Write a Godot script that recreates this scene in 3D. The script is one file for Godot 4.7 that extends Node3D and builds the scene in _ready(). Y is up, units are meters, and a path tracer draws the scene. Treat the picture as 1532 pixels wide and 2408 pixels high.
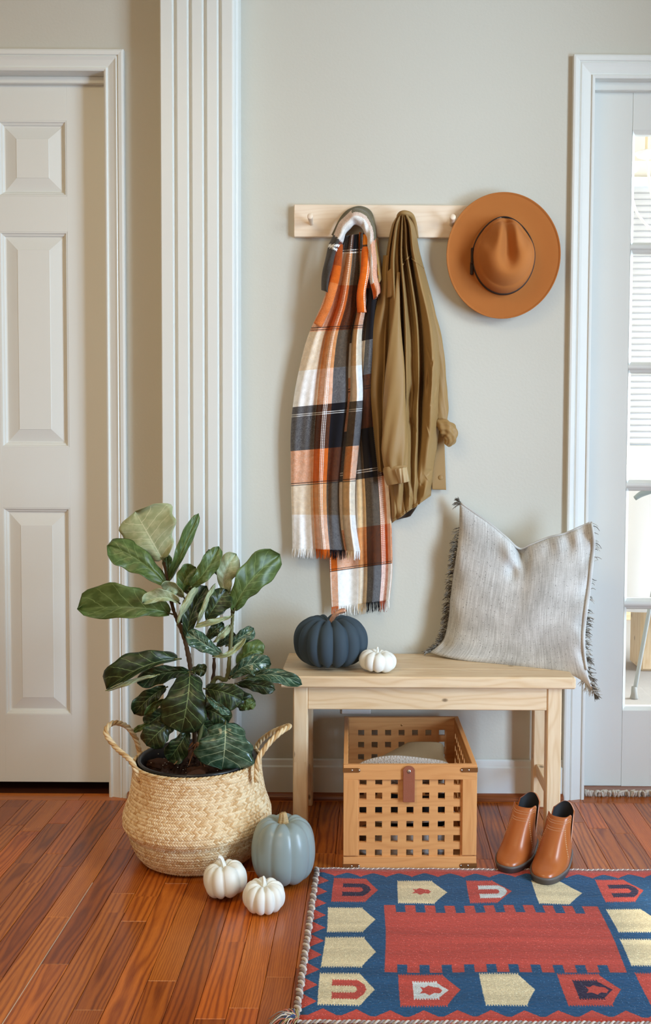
extends Node3D
# Entryway: bench, peg rail with clothes, potted fig, crate, boots, kilim rug.

const F := 2341.0          # focal length in pixels of the 1532 x 2408 frame
const PX := 880.0
const PY := 1153.0
var eye := Vector3(0, 1.05, 2.9)
var turn: Basis
var rng := RandomNumberGenerator.new()
var taken := {}

# ---------------------------------------------------------------- measuring
func at(px: float, py: float, z: float) -> Vector3:      # the point at depth z that the photograph shows at this pixel
	var d := turn * Vector3((px - PX) / F, -(py - PY) / F, -1.0)
	return eye + d * ((z - eye.z) / d.z)

func fl(px: float, py: float, h := 0.0) -> Vector3:      # the point at height h
	var d := turn * Vector3((px - PX) / F, -(py - PY) / F, -1.0)
	return eye + d * ((h - eye.y) / d.y)

# ---------------------------------------------------------------- scene tree
func numbered(called: String) -> String:
	if not taken.has(called):
		taken[called] = 0
		return called
	taken[called] += 1
	return "%s_%03d" % [called, taken[called]]

func thing(called: String, label: String, category: String, where := Vector3.ZERO, group := "") -> Node3D:
	var o := Node3D.new()
	o.name = numbered(called)
	o.position = where
	add_child(o)
	tag(o, label, category, group)
	return o

func tag(o: Node3D, label: String, category: String, group := "") -> void:
	o.set_meta("label", label)
	o.set_meta("category", category)
	if group:
		o.set_meta("group", group)

func obj(called: String, st: SurfaceTool, m: Material, parent: Node3D = null) -> MeshInstance3D:
	st.generate_normals()
	st.index()
	var o := MeshInstance3D.new()
	o.mesh = st.commit()
	o.material_override = m
	o.name = called if parent else numbered(called)
	if parent:
		parent.add_child(o, true)
	else:
		add_child(o)
	return o

func struct(called: String, st: SurfaceTool, m: Material, label := "") -> MeshInstance3D:
	var o := obj(called, st, m)
	o.set_meta("kind", "structure")
	if label:
		o.set_meta("label", label)
	return o

func stuff(o: Node3D) -> Node3D:
	o.set_meta("kind", "stuff")
	return o

# ---------------------------------------------------------------- mesh helpers
func S(smooth := true) -> SurfaceTool:
	var s := SurfaceTool.new()
	s.begin(Mesh.PRIMITIVE_TRIANGLES)
	s.set_smooth_group(0 if smooth else -1)
	return s

func vert(s: SurfaceTool, p: Vector3, uv: Vector2) -> void:
	s.set_uv(uv)
	s.add_vertex(p)

func tri(s: SurfaceTool, a: Vector3, b: Vector3, c: Vector3, ua := Vector2.ZERO, ub := Vector2.ZERO, uc := Vector2.ZERO) -> void:   # counter-clockwise seen from outside
	vert(s, a, ua)
	vert(s, c, uc)
	vert(s, b, ub)

func quad(s: SurfaceTool, a: Vector3, b: Vector3, c: Vector3, d: Vector3, ua := Vector2.ZERO, ub := Vector2.ZERO, uc := Vector2.ZERO, ud := Vector2.ZERO) -> void:
	tri(s, a, b, c, ua, ub, uc)
	tri(s, a, c, d, ua, uc, ud)

# rows run down, columns run right as seen from outside
func grid(s: SurfaceTool, p: Array, flip := false, u0 := 0.0, u1 := 1.0, v0 := 0.0, v1 := 1.0) -> void:
	var m := p.size()
	var n: int = p[0].size()
	for i in m - 1:
		var va := lerpf(v0, v1, float(i) / (m - 1))
		var vb := lerpf(v0, v1, float(i + 1) / (m - 1))
		for j in n - 1:
			var ua := lerpf(u0, u1, float(j) / (n - 1))
			var ub := lerpf(u0, u1, float(j + 1) / (n - 1))
			if flip:
				quad(s, p[i][j], p[i][j + 1], p[i + 1][j + 1], p[i + 1][j], Vector2(ua, va), Vector2(ub, va), Vector2(ub, vb), Vector2(ua, vb))
			else:
				quad(s, p[i][j], p[i + 1][j], p[i + 1][j + 1], p[i][j + 1], Vector2(ua, va), Vector2(ua, vb), Vector2(ub, vb), Vector2(ub, va))

func normals_of(p: Array) -> Array:
	var out := []
	var m := p.size()
	var n: int = p[0].size()
	for i in m:
		var row := PackedVector3Array()
		for j in n:
			var dx: Vector3 = p[i][mini(j + 1, n - 1)] - p[i][maxi(j - 1, 0)]
			var dy: Vector3 = p[mini(i + 1, m - 1)][j] - p[maxi(i - 1, 0)][j]
			row.append(dy.cross(dx).normalized())
		out.append(row)
	return out

# a sheet with thickness: front at p, back th behind it
func shell(s: SurfaceTool, p: Array, th: float, u0 := 0.0, u1 := 1.0, v0 := 0.0, v1 := 1.0) -> void:
	var nn := normals_of(p)
	var b := []
	for i in p.size():
		var row := PackedVector3Array()
		for j in p[i].size():
			row.append(p[i][j] - nn[i][j] * th)
		b.append(row)
	grid(s, p, false, u0, u1, v0, v1)
	grid(s, b, true, u0, u1, v0, v1)
	var m := p.size()
	var n: int = p[0].size()
	for j in n - 1:
		var ua := lerpf(u0, u1, float(j) / (n - 1))
		quad(s, p[0][j], p[0][j + 1], b[0][j + 1], b[0][j], Vector2(ua, v0), Vector2(ua, v0), Vector2(ua, v0), Vector2(ua, v0))
		quad(s, p[m - 1][j + 1], p[m - 1][j], b[m - 1][j], b[m - 1][j + 1], Vector2(ua, v1), Vector2(ua, v1), Vector2(ua, v1), Vector2(ua, v1))
	for i in m - 1:
		var va := lerpf(v0, v1, float(i) / (m - 1))
		quad(s, p[i + 1][0], p[i][0], b[i][0], b[i + 1][0], Vector2(u0, va), Vector2(u0, va), Vector2(u0, va), Vector2(u0, va))
		quad(s, p[i][n - 1], p[i + 1][n - 1], b[i + 1][n - 1], b[i][n - 1], Vector2(u1, va), Vector2(u1, va), Vector2(u1, va), Vector2(u1, va))

func smooth_path(c: PackedVector3Array, steps: int) -> PackedVector3Array:    # Catmull-Rom through the given points
	var out := PackedVector3Array()
	for i in c.size() - 1:
		var a := c[maxi(i - 1, 0)]
		var d := c[mini(i + 2, c.size() - 1)]
		for k in steps:
			out.append(c[i].cubic_interpolate(c[i + 1], a, d, float(k) / steps))
	out.append(c[c.size() - 1])
	return out

func table(v: Array, t: float) -> float:        # a value list read at t in 0..1, smoothly
	var x := clampf(t, 0.0, 1.0) * (v.size() - 1)
	var i := mini(int(x), v.size() - 2)
	return cubic_interpolate(v[i], v[i + 1], v[maxi(i - 1, 0)], v[mini(i + 2, v.size() - 1)], x - i)

# a round or oval tube along a path; rx across, ry along the axis «up»; both may be value lists
func tube(s: SurfaceTool, path: PackedVector3Array, rx: Array, flat := 1.0, n := 10, up := Vector3.ZERO, wob: Variant = null, caps := true) -> void:
	var rows := []
	var m := path.size()
	var side := Vector3.ZERO
	for i in m:
		var t := (path[mini(i + 1, m - 1)] - path[maxi(i - 1, 0)]).normalized()
		if up != Vector3.ZERO:
			side = t.cross(up).normalized()
		elif i == 0:
			side = t.cross(Vector3.UP if absf(t.y) < 0.9 else Vector3.RIGHT).normalized()
		else:
			side = (side - t * side.dot(t)).normalized()
		var other := side.cross(t)
		var r := table(rx, float(i) / (m - 1)) if rx.size() > 1 else float(rx[0])
		var row := PackedVector3Array()
		for j in n + 1:
			var a := TAU * j / n
			var k: float = r * (1.0 + (wob.call(a, float(i) / (m - 1)) if wob != null else 0.0))
			row.append(path[i] + side * cos(a) * k + other * sin(a) * k * flat)
		rows.append(row)
	grid(s, rows)
	if caps:
		for e in [0, m - 1]:
			for j in n:
				if e == 0:
					tri(s, path[0], rows[0][j], rows[0][j + 1])
				else:
					tri(s, path[e], rows[e][j + 1], rows[e][j])

func line(a: Vector3, b: Vector3) -> PackedVector3Array:
	return PackedVector3Array([a, b])

# turned shape: prof holds (radius, height) from top to bottom
func lathe(s: SurfaceTool, prof: PackedVector2Array, n: int, c := Vector3.ZERO, f: Variant = null) -> void:
	var rows := []
	for q in prof:
		var row := PackedVector3Array()
		for j in n + 1:
			var a := TAU * j / n
			var k: float = f.call(a, q.y) if f != null else 1.0
			row.append(c + Vector3(sin(a) * q.x * k, q.y, cos(a) * q.x * k))
		rows.append(row)
	grid(s, rows)

func smooth2(p: PackedVector2Array, steps: int) -> PackedVector2Array:
	var out := PackedVector2Array()
	for i in p.size() - 1:
		for k in steps:
			out.append(p[i].cubic_interpolate(p[i + 1], p[maxi(i - 1, 0)], p[mini(i + 2, p.size() - 1)], float(k) / steps))
	out.append(p[p.size() - 1])
	return out

func facing(s: SurfaceTool, q: Array, from: Vector3, axis: int, off: Vector2) -> void:      # one face of a convex body, turned away from its middle; uv in metres along the grain
	var nrm: Vector3 = (q[1] - q[0]).cross(q[2] - q[0])
	var mid: Vector3 = (q[0] + q[1] + q[2]) / 3.0
	if nrm.dot(mid - from) < 0.0:
		q.reverse()
	var an := nrm.abs()
	var drop := an.max_axis_index()
	var rest := []
	for k in 3:
		if k != drop:
			rest.append(k)
	var ku: int = axis if axis != drop else rest[0]
	var kv: int = rest[0] if rest[1] == ku else rest[1]
	var uv := []
	for p in q:
		uv.append(Vector2(p[ku], p[kv]) + off)
	tri(s, q[0], q[1], q[2], uv[0], uv[1], uv[2])
	if q.size() == 4:
		tri(s, q[0], q[2], q[3], uv[0], uv[2], uv[3])

# a bevelled box
func box(s: SurfaceTool, c: Vector3, size: Vector3, bev := 0.002, axis := 0, off := Vector2.ZERO, basis := Basis()) -> void:
	var h := size / 2.0
	var b := minf(bev, minf(h.x, minf(h.y, h.z)) * 0.9)
	var g := func(sg: Vector3, k: int) -> Vector3:
		var q := h - Vector3(b, b, b)
		q[k] = h[k]
		return c + basis * (q * sg)
	for k in 3:
		var i := (k + 1) % 3
		var j := (k + 2) % 3
		for e in [-1.0, 1.0]:
			var q := []
			for w in [[-1.0, -1.0], [1.0, -1.0], [1.0, 1.0], [-1.0, 1.0]]:
				var sg := Vector3.ZERO
				sg[k] = e
				sg[i] = w[0]
				sg[j] = w[1]
				q.append(g.call(sg, k))
			facing(s, q, c, axis, off)
			for e2 in [-1.0, 1.0]:
				var sa := Vector3.ZERO
				sa[k] = e
				sa[i] = e2
				sa[j] = -1.0
				var sb := sa
				sb[j] = 1.0
				facing(s, [g.call(sa, k), g.call(sb, k), g.call(sb, i), g.call(sa, i)], c, axis, off)
	for x in [-1.0, 1.0]:
		for y in [-1.0, 1.0]:
			for z in [-1.0, 1.0]:
				var sg := Vector3(x, y, z)
				facing(s, [g.call(sg, 0), g.call(sg, 1), g.call(sg, 2)], c, axis, off)

func box2(s: SurfaceTool, a: Vector3, b: Vector3, bev := 0.002, axis := 0, off := Vector2.ZERO) -> void:
	box(s, (a + b) / 2.0, (b - a).abs(), bev, axis, off)

# a profile in (x, z) drawn up from y0 to y1, or turned by basis
func extrude(s: SurfaceTool, prof: PackedVector2Array, y0: float, y1: float) -> void:
	for i in prof.size() - 1:
		var a := prof[i]
		var b := prof[i + 1]
		quad(s, Vector3(a.x, y1, a.y), Vector3(a.x, y0, a.y), Vector3(b.x, y0, b.y), Vector3(b.x, y1, b.y))

# a moulding swept along mitred corners: prof holds (out from the opening, height above the wall); path in the wall's plane
func mould(s: SurfaceTool, path: Array, prof: PackedVector2Array, z0: float, inward: Array) -> void:
	for i in path.size() - 1:
		for k in prof.size() - 1:
			var q := []
			for e in [[i, k], [i + 1, k], [i + 1, k + 1], [i, k + 1]]:
				var p: Vector2 = path[e[0]] + inward[e[0]] * prof[e[1]].x
				q.append(Vector3(p.x, p.y, z0 + prof[e[1]].y))
			quad(s, q[0], q[3], q[2], q[1])

# ---------------------------------------------------------------- materials
func mat(c: Color, rough := 0.6, spec := 0.5) -> StandardMaterial3D:
	var m := StandardMaterial3D.new()
	m.albedo_color = c
	m.roughness = rough
	m.metallic_specular = spec
	return m

func rgb(r: int, g: int, b: int) -> Color:
	return Color8(r, g, b)

func paint(w: int, h: int, f: Callable) -> ImageTexture:
	var d := PackedByteArray()
	d.resize(w * h * 3)
	var k := 0
	for y in h:
		for x in w:
			var c: Color = f.call(x, y)
			d[k] = int(clampf(c.r, 0, 1) * 255.0)
			d[k + 1] = int(clampf(c.g, 0, 1) * 255.0)
			d[k + 2] = int(clampf(c.b, 0, 1) * 255.0)
			k += 3
	return ImageTexture.create_from_image(Image.create_from_data(w, h, false, Image.FORMAT_RGB8, d))

func noise(freq: float, sd := 1, oct := 3) -> FastNoiseLite:
	var n := FastNoiseLite.new()
	n.noise_type = FastNoiseLite.TYPE_SIMPLEX_SMOOTH
	n.frequency = freq
	n.seed = sd
	n.fractal_octaves = oct
	return n

func hash1(x: int, y: int) -> float:
	var h := (x * 374761393 + y * 668265263) & 0xFFFFFFFF
	h = ((h ^ (h >> 13)) * 1274126177) & 0xFFFFFFFF
	return float((h ^ (h >> 16)) & 0xFFFF) / 65535.0

func relief(m: StandardMaterial3D, freq: float, cm: float, size: float, sd := 3) -> void:     # fine bumps on all sides
	var t := NoiseTexture2D.new()
	t.width = 512
	t.height = 512
	t.seamless = true
	t.noise = noise(freq, sd, 4)
	m.heightmap_enabled = true
	m.heightmap_texture = t
	m.heightmap_scale = cm
	m.uv1_triplanar = true
	m.uv1_scale = Vector3.ONE / size

# wood whose grain runs along u; uv in metres
func wood(light: Color, dark: Color, sd: int, knots: int, length := 1.0, across := 0.25, contrast := 1.0) -> ImageTexture:
	var n1 := noise(1.0, sd, 3)
	var n2 := noise(1.0, sd + 5, 2)
	var kn := []
	var r := RandomNumberGenerator.new()
	r.seed = sd
	for i in knots:
		kn.append([r.randf() * length, r.randf() * across, r.randf_range(0.003, 0.006)])
	var w := 1024
	var h := 256
	return paint(w, h, func(x: int, y: int) -> Color:
		var u := length * x / w
		var v := across * y / h
		var bend := 0.0
		var spot := 0.0
		for k in kn:
			var d := Vector2((u - k[0]) * 0.6, v - k[1])
			var q: float = d.length() / k[2]
			if q < 6.0:
				bend += exp(-q * 0.7) * 0.012 * signf(d.y)
				spot = maxf(spot, clampf(1.5 - q, 0.0, 1.0))
		var g := n1.get_noise_2d(u * 2.2, (v + bend) * 34.0) * 0.5 + 0.5
		var fine := n2.get_noise_2d(u * 18.0, (v + bend) * 420.0) * 0.5 + 0.5
		var ring := sin((v + bend) * 300.0 + n1.get_noise_2d(u * 1.6 + 9.0, v * 9.0) * 14.0) * 0.5 + 0.5
		var t := clampf((g * 0.5 + fine * 0.2 + pow(ring, 3.0) * 0.3 - 0.2) * contrast, 0.0, 1.0)
		return light.lerp(dark, t).lerp(dark.darkened(0.45), spot * 0.8))

func wooden(tex: Texture2D, rough: float, length := 1.0, across := 0.25) -> StandardMaterial3D:
	var m := mat(Color.WHITE, rough)
	m.albedo_texture = tex
	m.uv1_scale = Vector3(1.0 / length, 1.0 / across, 1)
	return m

# ---------------------------------------------------------------- scene
var white: StandardMaterial3D
var wall_paint: StandardMaterial3D
var pine: StandardMaterial3D
var steel: StandardMaterial3D
var leather_tan: StandardMaterial3D

func _ready() -> void:
	rng.seed = 7
	turn = Basis(Vector3.RIGHT, -atan(113.0 / F)) * Basis(Vector3.BACK, 0.0055)
	var cam := Camera3D.new()
	cam.name = "camera"
	cam.projection = Camera3D.PROJECTION_FRUSTUM
	cam.near = 0.05
	cam.far = 60.0
	cam.size = 2.0 * cam.near * 1204.0 / F
	cam.frustum_offset = Vector2((766.0 - PX) / F, -(1204.0 - PY) / F) * cam.near
	cam.transform = Transform3D(turn, eye)
	add_child(cam)
	cam.current = true

	var env := Environment.new()
	env.background_mode = Environment.BG_SKY
	var sky := Sky.new()
	var sm := ProceduralSkyMaterial.new()
	sm.sky_top_color = Color(0.45, 0.62, 0.9)
	sm.sky_horizon_color = Color(0.86, 0.9, 0.95)
	sm.ground_horizon_color = Color(0.7, 0.72, 0.68)
	sm.ground_bottom_color = Color(0.35, 0.38, 0.32)
	sm.sky_energy_multiplier = 1.2
	sm.ground_energy_multiplier = 0.8
	sky.sky_material = sm
	env.sky = sky
	env.tonemap_mode = Environment.TONE_MAPPER_LINEAR
	env.tonemap_exposure = 0.515
	env.sdfgi_enabled = true
	env.ssao_enabled = true
	env.ssil_enabled = true
	var we := WorldEnvironment.new()
	we.name = "environment"
	we.environment = env
	add_child(we)

	# daylight: windows out of view at the right, behind the camera and beside the sunroom
	unseen_light("unseen_window_daylight", Vector3(2.6, 2.12, 2.62), Vector3(-1, -0.16, -0.05), Vector2(1.5, 1.2), Color(0.9, 0.96, 1.0), 28.0)  # panel outside the unseen right window, lights the bench wall from the right
	unseen_light("unseen_low_daylight", Vector3(2.6, 0.75, 2.62), Vector3(-1, 0.05, -0.3), Vector2(0.9, 1.2), Color(0.74, 0.87, 1.0), 25.0)  # lower panel out of view, placed to brighten the lower right
	unseen_light("unseen_rear_daylight", Vector3(-1.5, 1.45, 4.56), Vector3(0.05, -0.1, -1), Vector2(2.4, 1.6), Color(1.0, 0.93, 0.8), 4.6)  # unseen, placed to lift the shadows from behind the camera
	unseen_light("unseen_ceiling_lamp_light", Vector3(-1.0, 2.64, 2.3), Vector3(0.0, -1, -0.02), Vector2(1.1, 1.1), Color(1.0, 0.89, 0.68), 5.0)  # lamp out of view, placed to light wall and floor warmly from above
	unseen_light("unseen_sunroom_daylight", Vector3(3.5, 1.5, -1.2), Vector3(-1, -0.2, -0.1), Vector2(2.0, 1.6), Color(0.9, 0.95, 1.0), 54.0)  # unseen side window, placed to brighten the room beyond the glazed door
	var sun := DirectionalLight3D.new()
	sun.name = "sun"
	sun.light_color = Color(1.0, 0.93, 0.82)
	sun.light_energy = 2.2
	sun.light_angular_distance = 2.5
	sun.shadow_enabled = true
	sun.sky_mode = DirectionalLight3D.SKY_MODE_LIGHT_ONLY
	sun.look_at_from_position(Vector3(0.5, 1.0, 0.336), Vector3.ZERO)
	add_child(sun)

	make_materials()
	build_room()
	build_floor()
	build_doors()
	build_sunroom()
	build_bench()
	build_rug()
	build_basket()
	build_fig()
	build_crate()
	build_rail()
	build_scarf()
	build_jacket()
	build_hat()
	build_cushion()
	build_boots()
	build_pumpkins()

func unseen_light(called: String, where: Vector3, towards: Vector3, size: Vector2, c: Color, e: float) -> void:
	var l := AreaLight3D.new()
	l.name = called
	l.area_size = size
	l.light_color = c
	l.light_energy = e
	l.area_range = 12.0
	l.area_attenuation = 2.0
	l.shadow_enabled = true
	l.look_at_from_position(where, where + towards)
	add_child(l)

func make_materials() -> void:
	white = mat(rgb(225, 229, 225), 0.38)
	wall_paint = mat(rgb(203, 201, 189), 0.75, 0.35)
	relief(wall_paint, 0.06, 0.02, 0.35)
	pine = wooden(wood(rgb(232, 209, 174), rgb(203, 165, 118), 11, 9), 0.5)
	steel = mat(rgb(190, 188, 182), 0.3)
	steel.metallic = 1.0
	leather_tan = mat(rgb(168, 92, 42), 0.32)
	leather_tan.clearcoat_enabled = true
	leather_tan.clearcoat = 0.25
	leather_tan.clearcoat_roughness = 0.25

# ---------------------------------------------------------------- room
func build_room() -> void:
	var T := 0.12
	# wall behind the bench, with the openings of both doors; the left part beyond the pilaster lies in the same plane
	var s := S(false)
	for r in [[-2.72, -1.575, 0.0, 2.7], [-0.735, 0.585, 0.0, 2.7], [1.475, 1.72, 0.0, 2.7], [-1.575, -0.735, 2.115, 2.7], [0.585, 1.475, 2.115, 2.7]]:
		box2(s, Vector3(r[0], r[2], -T), Vector3(r[1], r[3], 0.0), 0.0001)
	struct("wall_back", s, wall_paint, "pale greige painted wall behind the bench and the peg rail")
	s = S(false)
	box2(s, Vector3(-2.84, -0.05, -T), Vector3(-2.72, 2.7, 4.7), 0.0001)
	var warm_wall := mat(rgb(176, 148, 112), 0.8)  # for unseen walls, toned dark and warm to dim and tint their bounce
	struct("wall_left", s, warm_wall)
	# unseen right wall; its tall window opening is placed to shape the incoming light
	s = S(false)
	for r in [[-0.12, 1.3, 0.0, 2.7], [2.25, 4.7, 0.0, 2.7], [1.3, 2.25, 0.0, 0.12], [1.3, 2.25, 2.52, 2.7]]:
		box2(s, Vector3(1.72, r[2], r[0]), Vector3(1.84, r[3], r[1]), 0.0001)
	struct("wall_right_unseen", s, wall_paint)
	s = S(false)
	for r in [[-2.85, -2.72, 0.0, 2.7], [-0.25, 1.72, 0.0, 2.7], [-2.75, -0.25, 0.0, 0.6], [-2.75, -0.25, 2.3, 2.7]]:
		box2(s, Vector3(r[0], r[2], 4.58), Vector3(r[1], r[3], 4.7), 0.0001)
	struct("wall_front", s, warm_wall)
	s = S(false)
	box2(s, Vector3(-2.84, 2.7, -T), Vector3(1.84, 2.82, 4.7), 0.0001)
	struct("ceiling", s, mat(rgb(214, 206, 192), 0.8))
	for w in [[Vector3(1.78, 0.12, 1.3), Vector3(1.78, 2.52, 2.25), 2], [Vector3(-2.72, 0.6, 4.64), Vector3(-0.25, 2.3, 4.64), 0]]:  # frames of the unseen right and rear windows
		s = S(false)
		var a: Vector3 = w[0]
		var b: Vector3 = w[1]
		var along := Vector3.BACK if w[2] == 2 else Vector3.RIGHT
		var out := Vector3.RIGHT if w[2] == 2 else Vector3.BACK
		var wide := (b - a).dot(along)
		for y in [a.y + 0.02, (a.y + b.y) / 2, b.y - 0.02]:
			box2(s, Vector3(a.x, y - 0.02, a.z) - out * 0.02, Vector3(b.x, y + 0.02, b.z) + out * 0.02)
		for k in 3:
			var p := a + along * (0.02 + (wide - 0.04) * k / 2.0)
			box2(s, p - out * 0.02 - along * 0.02, Vector3(p.x, b.y, p.z) + out * 0.02 + along * 0.02)
		struct("window_%d" % (1 if w[2] == 2 else 2), s, white)

	# fluted pilaster between the left door and the bench wall
	s = S(false)
	var prof := PackedVector2Array([Vector2(-0.6, 0.0), Vector2(-0.6, 0.087), Vector2(-0.597, 0.09)])
	for k in 4:
		var x := -0.5665 + 0.0414 * k
		prof.append_array(PackedVector2Array([Vector2(x, 0.09), Vector2(x + 0.0015, 0.0845), Vector2(x + 0.004, 0.0815), Vector2(x + 0.0075, 0.0805), Vector2(x + 0.011, 0.0815), Vector2(x + 0.0135, 0.0845), Vector2(x + 0.015, 0.09)]))
	prof.append_array(PackedVector2Array([Vector2(-0.4, 0.09), Vector2(-0.3965, 0.0885), Vector2(-0.394, 0.084), Vector2(-0.392, 0.06), Vector2(-0.389, 0.058), Vector2(-0.387, 0.05), Vector2(-0.387, 0.0)]))
	extrude(s, prof, 0.0, 2.7)
	struct("trim_1", s, white, "white fluted casing board running floor to ceiling between the left door and the bench")

	# baseboards with a stained shoe moulding at the floor
	var shoe := wooden(wood(rgb(150, 84, 42), rgb(92, 45, 20), 31, 0), 0.3)
	for b in [["baseboard_back", -0.387, 0.562], ["baseboard_left", -0.72, -0.6]]:
		s = S(false)
		for q in [[0.113, 0.0, 0.117, 0.004], [0.117, 0.004, 0.113, 0.009], [0.113, 0.009, 0.098, 0.0095], [0.098, 0.0095, 0.094, 0.014], [0.094, 0.014, 0.0, 0.014]]:
			quad(s, Vector3(b[1], q[0], q[1]), Vector3(b[1], q[2], q[3]), Vector3(b[2], q[2], q[3]), Vector3(b[2], q[0], q[1]))
		var o := struct(b[0], s, white, "white baseboard under the bench" if b[1] > -0.5 else "short white baseboard behind the basket")
		s = S()
		var rows := []
		for i in 7:
			var a := PI / 2 * i / 6
			rows.append(PackedVector3Array([Vector3(b[1], 0.019 * cos(a), 0.014 + 0.017 * sin(a)), Vector3(b[2], 0.019 * cos(a), 0.014 + 0.017 * sin(a))]))
		grid(s, rows, false, 0, 1, 0, 0.1)
		obj("shoe_moulding", s, shoe, o)

	# unseen flush ceiling lamp, placed out of view to light wall and floor from above
	var lamp := thing("unseen_ceiling_lamp", "unseen flush square ceiling lamp with warm diffuser, lighting the hall from above", "lamp", Vector3(-1.0, 2.7, 2.3))
	s = S(false)
	box(s, Vector3(0, -0.012, 0), Vector3(1.16, 0.024, 1.16), 0.004)
	obj("housing", s, white, lamp)
	s = S(false)
	box(s, Vector3(0, -0.035, 0), Vector3(1.1, 0.03, 1.1), 0.008)
	var glow := mat(rgb(255, 244, 222), 0.6)
	glow.emission_enabled = true
	glow.emission = rgb(255, 226, 176)
	glow.emission_energy_multiplier = 0.8
	obj("diffuser", s, glow, lamp)

	# wall socket just under the bench's rail
	var t := thing("wall_outlet", "white wall outlet cover plate low on the wall behind the crate", "outlet", Vector3(-0.049, 0.25, 0.0))
	s = S(false)
	box(s, Vector3(0, 0.058, 0.003), Vector3(0.086, 0.116, 0.006), 0.002)
	obj("cover_plate", s, mat(rgb(236, 235, 231), 0.35), t)
	for k in 2:
		s = S(false)
		box(s, Vector3(0, 0.038 + 0.04 * k, 0.0065), Vector3(0.033, 0.028, 0.003), 0.001)
		obj("receptacle", s, mat(rgb(228, 227, 222), 0.35), t)

# ---------------------------------------------------------------- floor
func build_floor() -> void:
	var n1 := noise(1.0, 21, 3)
	var n2 := noise(1.0, 22, 2)
	var strips := 12
	var L := 1.3
	var W := 0.0571
	var hh := 84
	var tex := paint(1536, strips * hh, func(x: int, y: int) -> Color:
		var k := y / hh
		var v := W * (float(y % hh) / hh - 0.5)
		var u := L * x / 1536.0
		var kind := k % 3
		var warp := n1.get_noise_2d(u * 2.2 + k * 17.0, v * 14.0)
		var ph := 0.0
		if kind == 0:      # flat sawn: long arches
			var vc := v - 0.012 * n1.get_noise_2d(u * 1.3, k * 31.0) - (0.006 if k % 2 else -0.008)
			ph = vc * vc * 16000.0 + u * 11.0 + warp * 5.0
		elif kind == 1:
			var vc2 := v + 0.01 * n1.get_noise_2d(u * 1.1, k * 13.0)
			ph = absf(vc2) * 520.0 - u * 6.0 + warp * 4.0
		else:              # straight grain
			ph = v * 1300.0 + warp * 12.0
		var ring := pow(0.5 + 0.5 * sin(ph), 2.2)
		var fine := n2.get_noise_2d(u * 26.0 + k * 50.0, v * 1500.0) * 0.5 + 0.5
		var broad := n1.get_noise_2d(u * 1.6 + k * 7.0, v * 40.0 + k) * 0.5 + 0.5
		var t := clampf(ring * (0.32 if kind == 2 else 0.5) + (fine - 0.3) * 0.35 + (broad - 0.4) * 0.45, 0.0, 1.0)
		return Color(0.80, 0.46, 0.155).lerp(Color(0.45, 0.19, 0.04), t))
	var tones := [rgb(255, 255, 255), rgb(226, 212, 205), rgb(238, 232, 226), rgb(204, 180, 168), rgb(255, 244, 236), rgb(214, 200, 196), rgb(255, 230, 210)]
	var mats := []
	for c in tones:
		var m := mat(c, 0.25, 0.38)
		m.albedo_texture = tex
		m.clearcoat_enabled = true
		m.clearcoat = 0.25
		m.clearcoat_roughness = 0.16
		mats.append(m)
	var s := S(false)
	box2(s, Vector3(-2.84, -0.09, -0.14), Vector3(1.84, -0.0085, 4.7), 0.0001)
	var dark := mat(rgb(74, 36, 18), 0.5)
	var fo := struct("floor", s, dark, "glossy reddish brown strip oak floor")
	# the floor out of view carries on at the planks' level
	s = S(false)
	for r in [[-2.72, -1.27, 0.0, 4.6], [-1.27, 1.72, 1.72, 4.6], [1.1, 1.72, 0.0, 1.72]]:
		box2(s, Vector3(r[0], -0.0085, r[2]), Vector3(r[1], 0.0, r[3]), 0.0005)
	stuff(obj("far_planks", s, mat(rgb(133, 70, 36), 0.3), fo))
	var put := func(x0: float, x1: float, z0: float, z1: float, across: bool, k: int) -> void:
		var st := S(false)
		var g := 0.0004
		box2(st, Vector3(x0 + g, -0.0088, z0 + g), Vector3(x1 - g, 0.0, z1 - g), 0.0007, 0 if across else 2)
		# lay the strip's picture along the plank
		st.generate_normals()
		var arr := st.commit_to_arrays()
		var uvs: PackedVector2Array = arr[Mesh.ARRAY_TEX_UV]
		var vs: PackedVector3Array = arr[Mesh.ARRAY_VERTEX]
		var u0 := rng.randf()
		for i in uvs.size():
			var al: float = (vs[i].x - x0) if across else (vs[i].z - z0)
			var ac: float = (vs[i].z - z0) / (z1 - z0) if across else (vs[i].x - x0) / (x1 - x0)
			uvs[i] = Vector2(u0 + al / L, (k + clampf(ac, 0.04, 0.96)) / strips)
		arr[Mesh.ARRAY_TEX_UV] = uvs
		var me := ArrayMesh.new()
		me.add_surface_from_arrays(Mesh.PRIMITIVE_TRIANGLES, arr)
		var o := MeshInstance3D.new()
		o.mesh = me
		o.name = "plank"
		o.material_override = mats[rng.randi() % mats.size()]
		fo.add_child(o, true)
	for c in 41:
		var x0 := -1.2355 + W * c
		var z := 0.036
		var first := rng.randf_range(0.12, 0.7)
		while z < 1.7:
			var z1 := minf(z + first, 1.72)
			if 1.72 - z1 < 0.1:
				z1 = 1.72
			put.call(x0, x0 + W, z, z1, false, rng.randi() % strips)
			z = z1
			first = rng.randf_range(0.28, 0.85)
	# a pale filled joint worn into the boards at the left
	var js := S(false)
	box(js, Vector3(-0.6645, 0.0, 0.88), Vector3(0.0014, 0.0012, 0.6), 0.0003)
	obj("worn_joint", js, mat(rgb(206, 186, 160), 0.6), fo)
	# header boards along the wall and under the doors
	var xs := [-1.27, -0.86, -0.6, -0.1, 0.62, 1.1]
	for i in xs.size() - 1:
		put.call(xs[i], xs[i + 1], -0.02, 0.036, true, 2 + 3 * (i % 3))

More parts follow.
